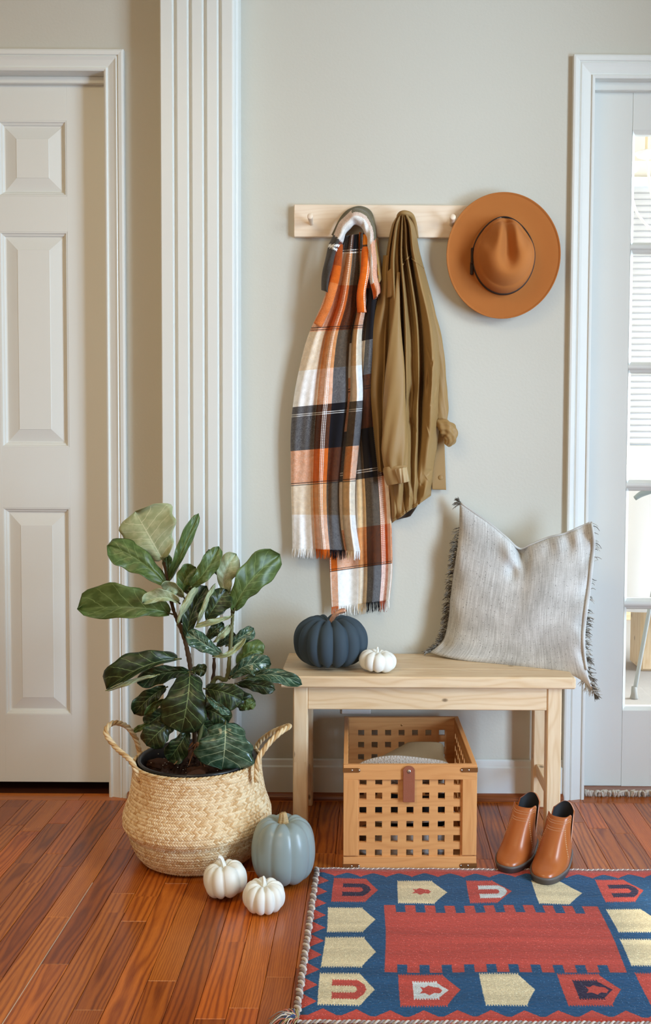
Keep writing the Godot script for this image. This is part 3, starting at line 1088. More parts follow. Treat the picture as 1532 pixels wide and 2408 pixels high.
func build_basket() -> void:
	var t := thing("woven_basket", "pale seagrass belly basket with rope handles holding the potted fig", "basket", Vector3(BX, 0, BZ))
	var inner := mat(rgb(176, 140, 92), 0.8)
	var s := S()
	var prof := PackedVector2Array()
	for i in 42:
		var y := 0.246 * (1.0 - i / 41.0)
		prof.append(Vector2(belly(y) - 0.003, y))
	prof.append(Vector2(0.01, 0.001))
	lathe(s, prof, 64)
	prof = PackedVector2Array()
	for i in 20:
		var y := 0.006 + 0.24 * i / 19.0
		prof.append(Vector2(minf(belly(y), 0.16) - 0.008, y))
	lathe(s, prof, 64)
	obj("liner", s, inner, t)
	# strands laid herringbone fashion, row on row
	var s0 := S()
	var rows := []
	for i in 6:
		var a := i / 5.0
		var row := PackedVector3Array()
		for j in 5:
			var b := j / 4.0 - 0.5
			row.append(Vector3(b * 0.0062 * (1.0 - 0.3 * absf(a - 0.5)), (0.5 - a) * 0.0185, 0.0046 * sin(a * PI) * (1.0 - 2.4 * b * b) - 0.0006))
		rows.append(row)
	grid(s0, rows)
	s0.generate_normals()
	var strand := s0.commit()
	var sm := mat(Color.WHITE, 0.55, 0.4)
	sm.vertex_color_use_as_albedo = true
	strand.surface_set_material(0, sm)
	var xf := []
	var tint := []
	var y := 0.006
	var r := 0
	while y < 0.247:
		var slope := (belly(y + 0.004) - belly(y - 0.004)) / 0.008
		var rad := belly(y)
		var n := int(TAU * rad / 0.0066)
		for k in n:
			var a := TAU * (k + 0.5 * (r % 2)) / n
			var out := Vector3(sin(a), 0, cos(a))
			var right := Vector3(cos(a), 0, -sin(a))
			var up := (Vector3.UP + out * slope).normalized()
			var nrm := right.cross(up).normalized()
			var lean := (0.95 if r % 2 else -0.95) + rng.randf_range(-0.1, 0.1)
			var b := Basis(right, up, nrm) * Basis(Vector3.BACK, lean)
			xf.append(Transform3D(b, out * (rad - 0.001) + Vector3.UP * y))
			var v := rng.randf()
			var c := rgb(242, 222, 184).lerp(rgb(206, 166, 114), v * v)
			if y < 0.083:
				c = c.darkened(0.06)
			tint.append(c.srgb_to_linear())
		y += 0.0072
		r += 1
	var mm := MultiMesh.new()
	mm.transform_format = MultiMesh.TRANSFORM_3D
	mm.use_colors = true
	mm.mesh = strand
	mm.instance_count = xf.size()
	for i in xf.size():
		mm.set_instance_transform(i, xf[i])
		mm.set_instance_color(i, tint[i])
	var mi := MultiMeshInstance3D.new()
	mi.name = "weave"
	mi.multimesh = mm
	t.add_child(mi)
	stuff(mi)
	# braided rim
	var ropem := mat(rgb(226, 202, 158), 0.7)
	var ropem2 := mat(rgb(196, 160, 108), 0.7)
	var rope := func(path: PackedVector3Array, rad: float, called: String) -> void:
		for ply in 3:
			var st := S()
			var q := PackedVector3Array()
			var run := 0.0
			for i in path.size():
				if i:
					run += (path[i] - path[i - 1]).length()
				var d := (path[mini(i + 1, path.size() - 1)] - path[maxi(i - 1, 0)]).normalized()
				var u := d.cross(Vector3(0.2, 0.3, 1).normalized()).normalized()
				var w := u.cross(d)
				var ph := run / (rad * 7.0) * TAU + TAU * ply / 3.0
				q.append(path[i] + (u * cos(ph) + w * sin(ph)) * rad * 0.55)
			tube(st, q, [rad * 0.62], 1.0, 7)
			obj(called, st, ropem if ply != 1 else ropem2, t)
	var ring := PackedVector3Array()
	for i in 241:
		var a := TAU * i / 240.0
		ring.append(Vector3(sin(a) * 0.157, 0.249, cos(a) * 0.157))
	rope.call(ring, 0.0042, "rim_strand")
	var C := Vector3(BX, 0, BZ)
	var hl := PackedVector3Array([at(330, 1835, BZ + 0.1), at(310, 1792, BZ + 0.1), at(272, 1757, BZ + 0.06), at(249, 1722, BZ + 0.04), at(266, 1700, BZ + 0.0), at(298, 1708, BZ - 0.04), at(320, 1738, BZ - 0.06), at(329, 1772, BZ - 0.075), at(334, 1800, BZ - 0.08)])
	var hr := PackedVector3Array([at(604, 1838, BZ + 0.085), at(606, 1792, BZ + 0.09), at(626, 1757, BZ + 0.08), at(655, 1726, BZ + 0.06), at(681, 1708, BZ + 0.02), at(664, 1712, BZ - 0.03), at(632, 1727, BZ - 0.06), at(606, 1752, BZ - 0.08), at(595, 1790, BZ - 0.085)])
	for hp in [hl, hr]:
		for i in hp.size():
			hp[i] -= C
		rope.call(smooth_path(hp, 9), 0.0062, "handle_strand")

	# black nursery pot
	t = thing("nursery_pot", "black plastic nursery pot of brown soil sitting in the woven basket", "pot", Vector3(BX, 0.02, BZ))
	s = S()
	lathe(s, PackedVector2Array([Vector2(0.134, 0.19), Vector2(0.138, 0.228), Vector2(0.142, 0.236), Vector2(0.147, 0.237), Vector2(0.149, 0.232), Vector2(0.146, 0.222), Vector2(0.138, 0.218), Vector2(0.105, 0.01), Vector2(0.01, 0.0)]), 64)
	obj("body", s, mat(rgb(26, 25, 25), 0.35), t)
	s = S()
	var n1 := noise(14.0, 4, 4)
	rows = []
	for i in 26:
		var row := PackedVector3Array()
		for j in 97:
			var a := TAU * j / 96.0
			var q := i / 25.0
			var p := Vector3(sin(a) * q * 0.139, 0, cos(a) * q * 0.139)
			p.y = 0.197 + 0.02 * n1.get_noise_2d(p.x * 2.0, p.z * 2.0) + 0.014 * n1.get_noise_2d(p.x * 9.0 + 3.0, p.z * 9.0) + 0.02 * (1.0 - q)
			row.append(p)
		rows.append(row)
	grid(s, rows)
	var soil := mat(rgb(74, 42, 24), 0.85)
	relief(soil, 0.12, 0.5, 0.05)
	stuff(obj("soil", s, soil, t))
	# fibre clumps and a few pale grains on the soil
	var clump := mat(rgb(112, 64, 32), 0.95)
	relief(clump, 0.2, 0.9, 0.03)
	s = S()
	var grains := S(false)
	for k in 26:
		var a := rng.randf() * TAU
		var q := sqrt(rng.randf()) * 0.115
		var c := Vector3(sin(a) * q, 0.205 + 0.01 * rng.randf(), cos(a) * q)
		var rr := rng.randf_range(0.012, 0.026)
		lathe(s, smooth2(PackedVector2Array([Vector2(0.001, rr * 0.7), Vector2(rr * 0.8, rr * 0.4), Vector2(rr, 0), Vector2(rr * 0.7, -rr * 0.6)]), 3), 14, c, func(b, yy): return 1.0 + 0.22 * sin(b * 3.0 + k) + 0.16 * sin(b * 7.0 + yy * 300.0) + 0.10 * sin(b * 13.0 + yy * 700.0 + k))
	for k in 60:
		var a := rng.randf() * TAU
		var q := sqrt(rng.randf()) * 0.132
		box(grains, Vector3(sin(a) * q, 0.212 + 0.014 * rng.randf(), cos(a) * q), Vector3(0.003, 0.002, 0.003) * rng.randf_range(0.4, 0.9), 0.0008)
	stuff(obj("fibre_clump", s, clump, t))
	stuff(obj("grain", grains, mat(rgb(226, 216, 198), 0.7), t))

# ---------------------------------------------------------------- fiddle leaf fig
func leaf_texture(base: Color, rim: Color, vein: Color, sd: int) -> ImageTexture:      # u across (0.5 the midrib), v from stalk to tip
	var n1 := noise(0.012, sd, 3)
	var cells := FastNoiseLite.new()
	cells.noise_type = FastNoiseLite.TYPE_CELLULAR
	cells.cellular_return_type = FastNoiseLite.RETURN_DISTANCE2_SUB
	cells.frequency = 0.035
	cells.seed = sd
	return paint(384, 512, func(x: int, y: int) -> Color:
		var u := absf(x / 383.0 - 0.5) * 2.0
		var v := y / 511.0
		var c := base.lerp(rim, clampf(n1.get_noise_2d(x, y) * 1.3 + 0.3, 0.0, 1.0))
		var d := u / (0.026 * (1.2 - v))
		for k in 6:
			var v0 := -0.01 + 0.15 * k + (0.035 if x < 192 else 0.0)
			var line_v := v0 + 0.22 * pow(u, 0.9) - 0.06 * u * u * u + (0.06 * u * u if k > 2 else 0.0) + 0.012 * n1.get_noise_2d(x * 1.5, k * 90.0)
			var wd := 0.0058 * (1.0 - 0.75 * u)
			if u < 0.95:
				d = minf(d, absf(v - line_v) / wd)
		var t := clampf(1.5 - d, 0.0, 1.0)
		var glow := 0.10 * exp(-d * 0.35)
		var net := clampf(0.16 - absf(cells.get_noise_2d(x, y) + 1.0), 0.0, 0.16) * 0.8
		return c.lerp(vein, clampf(maxf(t, net) + glow * (1.0 - t), 0.0, 1.0)))

func build_fig() -> void:
	var base := Vector3(BX, 0.215, BZ)
	var t := thing("fiddle_leaf_fig", "leafy fiddle leaf fig with large veined leaves growing from the basket", "plant", base)
	var tops := []
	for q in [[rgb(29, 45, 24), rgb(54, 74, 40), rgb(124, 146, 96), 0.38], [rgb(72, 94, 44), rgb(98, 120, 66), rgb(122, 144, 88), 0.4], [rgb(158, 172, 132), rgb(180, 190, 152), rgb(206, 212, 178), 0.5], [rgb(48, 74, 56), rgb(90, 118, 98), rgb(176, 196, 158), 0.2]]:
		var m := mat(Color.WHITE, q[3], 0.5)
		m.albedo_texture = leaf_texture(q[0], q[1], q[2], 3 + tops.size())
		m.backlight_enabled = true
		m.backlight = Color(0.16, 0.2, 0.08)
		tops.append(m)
	var lp := func(x: float, y: float, dz: float) -> Vector3:
		return at(160.0 + x / 2.6414, 1140.0 + y / 2.6414, BZ + dz) - base
	# stems
	var bark := mat(rgb(96, 72, 48), 0.8)
	relief(bark, 0.08, 0.2, 0.04)
	var green_bark := mat(rgb(104, 104, 58), 0.6)
	for q in [[[790, 1660, 0.0, 785, 1500, 0.0, 765, 1180, 0.0, 742, 1030, 0.0, 705, 900, 0.0, 655, 775, -0.01, 622, 610, -0.01, 596, 480, -0.01], [0.0065, 0.0058, 0.005, 0.0035], bark],
			[[800, 1640, -0.02, 900, 1230, -0.01, 985, 1205, 0.01, 1005, 1050, 0.01, 1018, 900, 0.0, 1022, 790, -0.01, 1000, 680, -0.01], [0.006, 0.0055, 0.0045, 0.0035], green_bark],
			[[795, 1650, -0.03, 880, 1300, -0.03, 905, 1180, -0.03, 908, 1075, -0.03], [0.006, 0.005, 0.004], bark]]:
		var path := PackedVector3Array()
		for i in range(0, q[0].size(), 3):
			path.append(lp.call(q[0][i], q[0][i + 1], q[0][i + 2]))
		var s := S()
		tube(s, smooth_path(path, 10), q[1], 1.0, 10, Vector3.ZERO, func(a, v): return 0.12 * sin(v * 160.0) + 0.1 * sin(a * 2.0 + v * 30.0))
		obj("stem", s, q[2], t)
	var roots := S()
	for k in 16:
		var a := rng.randf() * TAU
		var p0: Vector3 = lp.call(790 + rng.randf_range(-14, 14), 1600, 0.0)
		var d := Vector3(sin(a), 0, cos(a) + 0.5) * rng.randf_range(0.03, 0.07)
		tube(roots, smooth_path(PackedVector3Array([p0, p0 + d * 0.4 - Vector3(0, 0.014, 0), p0 + d - Vector3(0, 0.035 , 0)]), 4), [0.0022, 0.0013, 0.0006], 1.0, 6)
	obj("root", roots, mat(rgb(150, 98, 56), 0.8), t)
	# leaves: stalk end, middle and tip of the midrib (crop pixels and depth in cm), half widths left and right of it, lift of either edge in cm, kind, bluntness
	var L := [
		[590, 468, 0, 508, 325, 1, 418, 165, -2, 150, 205, -1, 1, 2, 7],
		[610, 625, 1, 440, 470, 3, 243, 378, 2, 98, 88, 2, -2, 1, 5],
		[628, 600, 0, 715, 390, 1, 812, 178, -1, 48, 42, 1, -1, 1, 3],
		[600, 450, -3, 612, 370, -3, 618, 290, -4, 20, 22, 0, 0, 0, 3],
		[622, 590, -2, 618, 500, -3, 612, 430, -4, 34, 34, 0, 0, 1, 4],
		[640, 802, 1, 400, 762, 4, 58, 772, 1, 72, 148, 1, 0, 1, 6],
		[690, 735, 3, 590, 700, 5, 462, 735, 5, 26, 60, 1, 1, 2, 4],
		[720, 700, 1, 660, 640, 3, 580, 628, 3, 50, 30, 0, 2, 2, 5],
		[715, 672, 2, 730, 590, 3, 795, 512, 2, 68, 55, 1, -1, 1, 5],
		[755, 640, 3, 850, 540, 5, 938, 383, 3, 62, 62, 1, 0, 1, 4],
		[935, 565, -3, 905, 480, -3, 875, 402, -4, 36, 50, 0, 0, 0, 5],
		[1003, 680, 0, 975, 560, 1, 1045, 428, -1, 62, 72, 0, 0, 2, 6],
		[1032, 788, 0, 1125, 610, 2, 1318, 432, -2, 108, 92, 1, -1, 1, 6],
		[680, 866, 4, 725, 750, 5, 805, 628, 3, 22, 34, 0, -3, 2, 4],
		[742, 962, 1, 770, 800, 2, 862, 628, -1, 66, 60, 1, 0, 0, 5],
		[802, 868, 3, 850, 750, 4, 916, 612, 2, 20, 24, 0, -2, 2, 3],
		[862, 845, 2, 915, 750, 3, 985, 650, 1, 60, 82, 0, 1, 0, 6],
		[1020, 818, 4, 920, 850, 6, 790, 884, 5, 14, 26, 1, 0, 2, 4],  # pale colour stands for the lit lower edge of the leaf above
		[858, 965, 0, 905, 910, 1, 968, 862, 0, 40, 45, 0, 0, 0, 5],
		[908, 975, 3, 950, 930, 4, 1010, 868, 3, 14, 34, 0, 0, 2, 4],
		[958, 1052, 4, 850, 990, 7, 742, 912, 6, 60, 52, 1, -1, 3, 6],
		[905, 1066, 6, 1010, 1045, 7, 1105, 950, 5, 22, 16, 0, 1, 2, 4],
		[985, 1000, -1, 1070, 950, 0, 1155, 890, -1, 38, 52, 0, 0, 3, 6],
		[925, 1005, -2, 980, 965, -2, 1045, 935, -3, 38, 36, 0, 0, 3, 6],
		[1050, 1120, 0, 1130, 1040, 1, 1215, 1045, 0, 70, 42, -1, 1, 1, 6],
		[1008, 1200, 2, 1120, 1120, 5, 1262, 1115, 3, 62, 74, 0, 1, 3, 5],
		[1092, 1205, 4, 1270, 1180, 8, 1455, 1240, 7, 46, 52, 0, 2, 3, 4],
		[1045, 1235, 1, 1170, 1245, 3, 1288, 1272, 2, 44, 48, 0, 0, 0, 5],
		[690, 1082, 4, 470, 1130, 8, 238, 1268, 6, 28, 118, 2, -1, 0, 6],
		[560, 1180, 9, 400, 1215, 9, 232, 1280, 7, 24, 10, 0, 0, 2, 3],
		[765, 1165, 2, 600, 1170, 3, 430, 1232, 2, 62, 56, 1, 0, 0, 6],
		[768, 1162, 6, 815, 1150, 7, 858, 1158, 7, 36, 38, 0, 0, 0, 8],
		[757, 1172, 6, 742, 1345, 11, 703, 1540, 9, 122, 148, -1, -1, 0, 7],
		[612, 1258, 3, 510, 1320, 5, 412, 1425, 4, 62, 60, 0, 1, 0, 6],
		[604, 1335, 6, 540, 1370, 7, 476, 1432, 6, 30, 22, 0, 2, 1, 4],
		[655, 1465, 5, 565, 1535, 8, 488, 1620, 6, 78, 78, 0, 0, 0, 7],
		[505, 1480, 2, 455, 1505, 2, 408, 1532, 1, 22, 20, 0, 0, 1, 4],
		[745, 1528, 4, 690, 1620, 6, 622, 1712, 4, 78, 66, 1, 0, 0, 6],
		[978, 1475, 8, 976, 1610, 11, 958, 1768, 9, 168, 165, -1, -1, 3, 9],
		[828, 1388, 5, 920, 1420, 7, 998, 1478, 6, 66, 62, 0, 0, 0, 7],
		[850, 1268, 6, 970, 1290, 9, 1086, 1338, 7, 62, 88, 0, 0, 0, 7],
		[862, 1312, 10, 930, 1370, 11, 1012, 1422, 10, 22, 34, 0, 1, 3, 4],
		[1075, 1390, 2, 1115, 1370, 3, 1162, 1345, 2, 38, 38, 0, 0, 1, 5],
		[640, 1380, -1, 560, 1440, -1, 480, 1500, -2, 60, 60, 0, 0, 0, 6],
		[1000, 1280, -2, 1080, 1330, -2, 1130, 1390, -3, 60, 60, 0, 0, 0, 6],
		[760, 1420, -2, 830, 1480, -2, 900, 1560, -2, 70, 70, 0, 0, 0, 6],
		[700, 640, -2, 780, 700, -1, 700, 860, -2, 50, 60, 0, 0, 0, 5],
	]
	var seed_i := 0
	for q in L:
		seed_i += 1
		var A := Vector2(q[0], q[1])
		var B := Vector2(q[3], q[4])
		var C := Vector2(q[6], q[7])
		B = B * 2.0 - (A + C) / 2.0      # the middle lies on the curve
		var zb: float = q[5] * 2.0 - (q[2] + q[8]) / 2.0
		var rows := []
		var nv := 22
		var nu := 17
		for i in nv:
			var v := i / float(nv - 1)
			var tt := 0.02 + v * 0.98
			var p := A.lerp(B, tt).lerp(B.lerp(C, tt), tt)
			var d := (B - A).lerp(C - B, tt).normalized()
			var left := Vector2(d.y, -d.x)
			var z: float = lerpf(lerpf(q[2], zb, tt), lerpf(zb, q[8], tt), tt)
			var blunt: float = q[14]
			var sh := pow(tt, 0.34 if blunt >= 7.0 and q[13] != 2 else 0.5) * sqrt(maxf(1.0 - pow(tt, blunt), 0.0)) * (1.0 - 0.12 * exp(-pow((tt - 0.3) / 0.12, 2.0)))
			sh *= 1.26
			var row := PackedVector3Array()
			for j in nu:
				var u := j / float(nu - 1) * 2.0 - 1.0       # -1 left .. 1 right
				var wd: float = (q[9] if u < 0.0 else q[10]) * sh * absf(u)
				wd *= 1.0 + 0.06 * sin(v * 21.0 + seed_i * 1.7 + (0.0 if u < 0 else 2.0)) * u * u
				var e: Vector2 = p + left * (wd if u < 0.0 else -wd)
				var lift: float = (q[11] if u < 0.0 else q[12]) * u * u
				var wave := 0.75 * sin(v * 13.0 + seed_i + (1.6 if u < 0.0 else 0.0)) * u * u + 0.25 * absf(u) * (1.0 - absf(u)) * 4.0 * absf(sin(v * 20.0 + absf(u) * -3.0)) - 0.18 * exp(-u * u * 60.0)
				row.append(lp.call(e.x, e.y, (z + lift + wave) * 0.01))
			rows.append(row)
		var flip := false
		var nn := normals_of(rows)
		if nn[nv / 2][nu / 2].z < 0.0:
			for i in nv:
				rows[i].reverse()
			flip = true
		var s := S()
		shell(s, rows, 0.0009, 0.0, 1.0, 0.0, 1.0)
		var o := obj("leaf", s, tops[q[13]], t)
		var st := S()
		var a3: Vector3 = lp.call(A.x, A.y, q[2] * 0.01)
		var b3: Vector3 = lp.call(A.lerp(B, 0.12).x, A.lerp(B, 0.12).y, lerpf(q[2], zb, 0.2) * 0.01)
		tube(st, line(a3 + (a3 - b3) * 0.5 - Vector3(0, 0, 0.002), b3), [0.0022, 0.0016], 1.0, 7)
		obj("leaf_stalk", st, green_bark, o)

# ---------------------------------------------------------------- crate
func lattice(s: SurfaceTool, w: float, h: float, cols: int, rws: int, hole: float, mx: float, m0: float, m1: float, th: float, f: Callable, off: float) -> void:
	# a board with square holes; f maps (x, y, depth) into place
	var xs := [0.0]
	for c in cols:
		var x := lerpf(mx, w - mx - hole, float(c) / (cols - 1))
		xs.append(x)
		xs.append(x + hole)
	xs.append(w)
	var ys := [0.0]
	for r in rws:
		var y := lerpf(m0, h - m1 - hole, float(r) / (rws - 1))
		ys.append(y)
		ys.append(y + hole)
	ys.append(h)
	var uv := func(x: float, y: float) -> Vector2: return Vector2(x + off, y + off * 0.37)
	for i in xs.size() - 1:
		for j in ys.size() - 1:
			var a: float = xs[i]
			var b: float = xs[i + 1]
			var c: float = ys[j]
			var d: float = ys[j + 1]
			if i % 2 == 1 and j % 2 == 1:
				var k := [[a, c, b, c], [b, c, b, d], [b, d, a, d], [a, d, a, c]]
				for e in k:
					quad(s, f.call(e[0], e[1], 0.0), f.call(e[2], e[3], 0.0), f.call(e[2], e[3], th), f.call(e[0], e[1], th), uv.call(e[0], e[1]), uv.call(e[2], e[3]), uv.call(e[2], e[3]), uv.call(e[0], e[1]))
			else:
				quad(s, f.call(a, d, 0.0), f.call(a, c, 0.0), f.call(b, c, 0.0), f.call(b, d, 0.0), uv.call(a, d), uv.call(a, c), uv.call(b, c), uv.call(b, d))
				quad(s, f.call(b, d, th), f.call(b, c, th), f.call(a, c, th), f.call(a, d, th), uv.call(b, d), uv.call(b, c), uv.call(a, c), uv.call(a, d))

func shoe_shape(s: SurfaceTool, inner: SurfaceTool, sole: SurfaceTool, L: float, W: float, top: Callable, notch: float, heel_h: float, wide_top := 0.034) -> Array:
	# an ankle shoe standing on y = 0, toe towards +z, heel at z = 0; top(angle) is the height of the edge, angle 0 = toe
	var sections := func(y: float, a: float, grow: float) -> Vector3:
		# the outline of the shoe at height y, as back, front and half width
		var h := y / 0.12
		var back := 0.006 + 0.010 * smoothstep(0.1, 0.6, h) - 0.006 * smoothstep(0.7, 1.2, h)
		var front := L
		if y > 0.022:
			var q := clampf((y - 0.022) / 0.1, 0.0, 1.0)
			front = L * (1.0 - 0.09 * smoothstep(0.0, 0.18, q) - 0.44 * pow(q, 0.86) + 0.03 * sin(q * PI))
		front = maxf(front, back + 2.0 * wide_top + 0.008)
		var hw := W / 2.0 * (1.0 - 0.20 * smoothstep(0.15, 0.85, h))
		var len := (front - back) / 2.0
		var mid := (front + back) / 2.0
		var c := cos(a)
		var sn := sin(a)
		var ex := 0.80
		var z := mid + signf(c) * pow(absf(c), 0.92) * (len + grow)
		# narrower at the heel, widest at the ball
		var along := clampf((z - back) / maxf(front - back, 0.01), 0.0, 1.0)
		var k := lerpf(lerpf(0.74, 0.96, smoothstep(0.03, 0.1, y)), 1.0, smoothstep(0.15, 0.68, along))
		var x := signf(sn) * pow(absf(sn), ex) * (hw * k + grow)
		# toe leans inwards a little
		x += 0.010 * pow(along, 2.0)
		return Vector3(x, y, z)
	var n := 72
	var nv := 26
	var rows := []
	var irows := []
	for i in nv:
		var t := 1.0 - i / float(nv - 1)
		var row := PackedVector3Array()
		var irow := PackedVector3Array()
		for j in n + 1:
			var a := TAU * j / n
			var tp: float = top.call(a)
			var y := 0.016 + (tp - 0.016) * t
			var p: Vector3 = sections.call(y, a, 0.0)
			# round the vamp in over the toe
			var yt := clampf((y - 0.016) / 0.03, 0.0, 1.0)
			p = p.lerp(sections.call(y, a, -0.006), (1.0 - sqrt(maxf(1.0 - yt * yt, 0.0))) * 0.5 * clampf(cos(a), 0.0, 1.0))
			row.append(p)
			irow.append(sections.call(y, a, -0.0035))
		rows.append(row)
		irows.append(irow)
	grid(s, rows, false, 0, 1, 0, 1)
	# rim
	for j in n:
		quad(s, irows[0][j], rows[0][j], rows[0][j + 1], irows[0][j + 1])
	grid(inner, irows, true)
	# close the vamp over the toe: the top edge at the toe side runs at the opening, so only the insole is needed
	for j in n:
		tri(inner, Vector3(0, 0.02, 0.1), irows[nv - 1][j], irows[nv - 1][j + 1])
	# sole with welt
	var prof := [[0.017, 0.0005], [0.0165, 0.0035], [0.012, 0.004], [0.011, 0.0025], [0.001, 0.001]]
	var srows := []
	for q in prof:
		var row := PackedVector3Array()
		for j in n + 1:
			var a := TAU * j / n
			var p: Vector3 = sections.call(0.016, a, q[1])
			p.y = q[0]
			if p.z > 0.075 and p.z < L * 0.98:
				p.y = maxf(p.y, 0.0)
			row.append(p)
		srows.append(row)
	var last := PackedVector3Array()
	for j in n + 1:
		last.append(Vector3(0, 0.001, 0.1))
	srows.append(last)
	grid(sole, srows)
	return rows

func build_crate() -> void:
	var t := thing("shoe_crate", "honey wood lattice crate with a leather pull under the bench", "crate", Vector3(0.088, 0, 0.283))
	t.rotation.y = 0.024
	var W := 0.328
	var D := 0.435
	var H := 0.262
	var m := wooden(wood(rgb(218, 160, 100), rgb(186, 122, 66), 17, 1, 1.0, 0.25, 0.8), 0.48)
	var s := S(false)
	var th := 0.009
	# lattices sit back within the frames
	lattice(s, W - 0.016, H - 0.016, 7, 6, 0.0172, 0.0315, 0.024, 0.027, th, func(x, y, d): return Vector3(x - W / 2 + 0.008, y + 0.008, D / 2 - 0.006 - d), 0.1)
	obj("front_lattice", s, m, t)
	s = S(false)
	lattice(s, W - 0.016, H - 0.016, 7, 6, 0.0172, 0.0315, 0.024, 0.027, th, func(x, y, d): return Vector3(W / 2 - 0.008 - x, y + 0.008, -D / 2 + 0.006 + d), 0.5)
	obj("back_lattice", s, m, t)
	for sx in [-1.0, 1.0]:
		s = S(false)
		lattice(s, D - 0.02, H - 0.016, 10, 6, 0.0172, 0.034, 0.024, 0.027, th, func(x, y, d): return Vector3(sx * (W / 2 - 0.004 - d), y + 0.008, sx * (D / 2 - 0.01 - x)), 0.3 * sx + 0.4)
		obj("side_lattice", s, m, t)
	for sz in [-1.0, 1.0]:
		var z: float = sz * (D / 2 - 0.0065)
		for sx in [-1.0, 1.0]:
			s = S(false)
			box(s, Vector3(sx * (W / 2 - 0.018), H / 2, z), Vector3(0.036, H - 0.072, 0.013), 0.001, 1, Vector2(0.2 + 0.1 * sx, 0.1))
			obj("stile", s, m, t)
		for e in [0.0, 1.0]:
			s = S(false)
			box(s, Vector3(0, lerpf(0.0165, H - 0.0185, e), z), Vector3(W, 0.033 if e == 0.0 else 0.037, 0.013), 0.001, 0, Vector2(0.3 + e * 0.2, 0.05 + 0.1 * e))
			obj("frame_rail", s, m, t)
	for sx in [-1.0, 1.0]:
		for e in [0.0, 1.0]:
			s = S(false)
			box(s, Vector3(sx * (W / 2 - 0.006), lerpf(0.0165, H - 0.0185, e), 0), Vector3(0.012, 0.033 if e == 0.0 else 0.037, D - 0.027), 0.001, 2, Vector2(0.1, 0.15))
			obj("frame_rail", s, m, t)
	s = S(false)
	box(s, Vector3(0, 0.006, 0), Vector3(W - 0.03, 0.006, D - 0.03), 0.0005)
	obj("bottom", s, m, t)
	# metal straps round the front corners
	var brass := mat(rgb(156, 112, 66), 0.4)
	brass.metallic = 0.75
	for sx in [-1.0, 1.0]:
		for e in [0.0, 1.0]:
			s = S(false)
			var y := lerpf(0.011, H - 0.0125, e)
			box(s, Vector3(sx * (W / 2 - 0.0175), y, D / 2 + 0.0007), Vector3(0.036, 0.0115, 0.0016), 0.0005)
			box(s, Vector3(sx * (W / 2 + 0.0005), y, D / 2 - 0.017), Vector3(0.0016, 0.0115, 0.036), 0.0005)
			var c := S()
			for k in 14:
				var a0 := PI / 2 + PI * k / 14.0
				var a1 := PI / 2 + PI * (k + 1) / 14.0
				var o := Vector3(sx * (W / 2 - 0.0355), y, D / 2 + 0.0015)
				tri(s, o, o + Vector3(cos(a0) * sx, sin(a0), 0) * 0.00575, o + Vector3(cos(a1) * sx, sin(a1), 0) * 0.00575)
			var strap := obj("corner_strap", s, brass, t)
			for k in 2:
				lathe(c, PackedVector2Array([Vector2(0.0001, 0.0013), Vector2(0.0012, 0.0011), Vector2(0.0022, 0.0), Vector2(0.0026, -0.0004)]), 12)
				var h := S()
				c.generate_normals()
				h.append_from(c.commit(), 0, Transform3D(Basis(Vector3.RIGHT, PI / 2), Vector3(sx * (W / 2 - 0.021 - 0.0175 * k), y, D / 2 + 0.0016)))
				obj("rivet", h, steel, strap)
				c = S()
	# leather pull
	s = S(false)
	box(s, Vector3(-0.004, H - 0.052, D / 2 + 0.0035), Vector3(0.029, 0.078, 0.0035), 0.001)
	for k in 20:
		var a0 := PI * k / 20.0
		var a1 := PI * (k + 1) / 20.0
		var o := Vector3(-0.004, H - 0.0135, D / 2 + 0.0052)
		tri(s, o, o + Vector3(cos(a0), sin(a0) * 0.85, 0) * 0.0145, o + Vector3(cos(a1), sin(a1) * 0.85, 0) * 0.0145)
		var A := o + Vector3(cos(a0), sin(a0) * 0.85, 0) * 0.0145
		var B := o + Vector3(cos(a1), sin(a1) * 0.85, 0) * 0.0145
		quad(s, A, A - Vector3(0, 0, 0.0035), B - Vector3(0, 0, 0.0035), B)
	var pull := mat(rgb(150, 84, 54), 0.5)
	relief(pull, 0.1, 0.05, 0.05)
	var p := obj("leather_pull", s, pull, t)
	s = S()
	lathe(s, PackedVector2Array([Vector2(0.0001, 0.0022), Vector2(0.003, 0.002), Vector2(0.0048, 0.0008), Vector2(0.005, 0.0)]), 18)
	s.generate_normals()
	var h2 := S()
	h2.append_from(s.commit(), 0, Transform3D(Basis(Vector3.RIGHT, PI / 2), Vector3(-0.004, H - 0.0145, D / 2 + 0.0052)))
	obj("pull_rivet", h2, steel, p)
	s = S()
	lathe(s, PackedVector2Array([Vector2(0.0001, 0.0022), Vector2(0.003, 0.002), Vector2(0.0042, 0.0)]), 14)
	s.generate_normals()
	h2 = S()
	h2.append_from(s.commit(), 0, Transform3D(Basis(Vector3.RIGHT, PI / 2), Vector3(0.0, H - 0.022, -D / 2 + 0.013)))
	obj("back_rivet", h2, brass, t)

	# shoes inside
	var canvas := mat(rgb(140, 118, 86), 0.85)
	relief(canvas, 0.2, 0.08, 0.02)
	var pale := mat(rgb(226, 222, 214), 0.7)
	var black := mat(rgb(22, 21, 22), 0.7)
	var rubber := mat(rgb(186, 178, 170), 0.6)
	var tread := NoiseTexture2D.new()
	var dots := paint(128, 128, func(x: int, y: int) -> Color:
		var a := (x + (8 if (y / 16) % 2 else 0)) % 16 - 8
		var b := y % 16 - 8
		var q := absf(a) + absf(b)
		return Color(0.2, 0.2, 0.2) if q > 7.0 else Color(1, 1, 1))
	rubber.heightmap_enabled = true
	rubber.heightmap_texture = dots
	rubber.heightmap_scale = 0.25
	rubber.uv1_triplanar = true
	rubber.uv1_scale = Vector3(16, 16, 16)
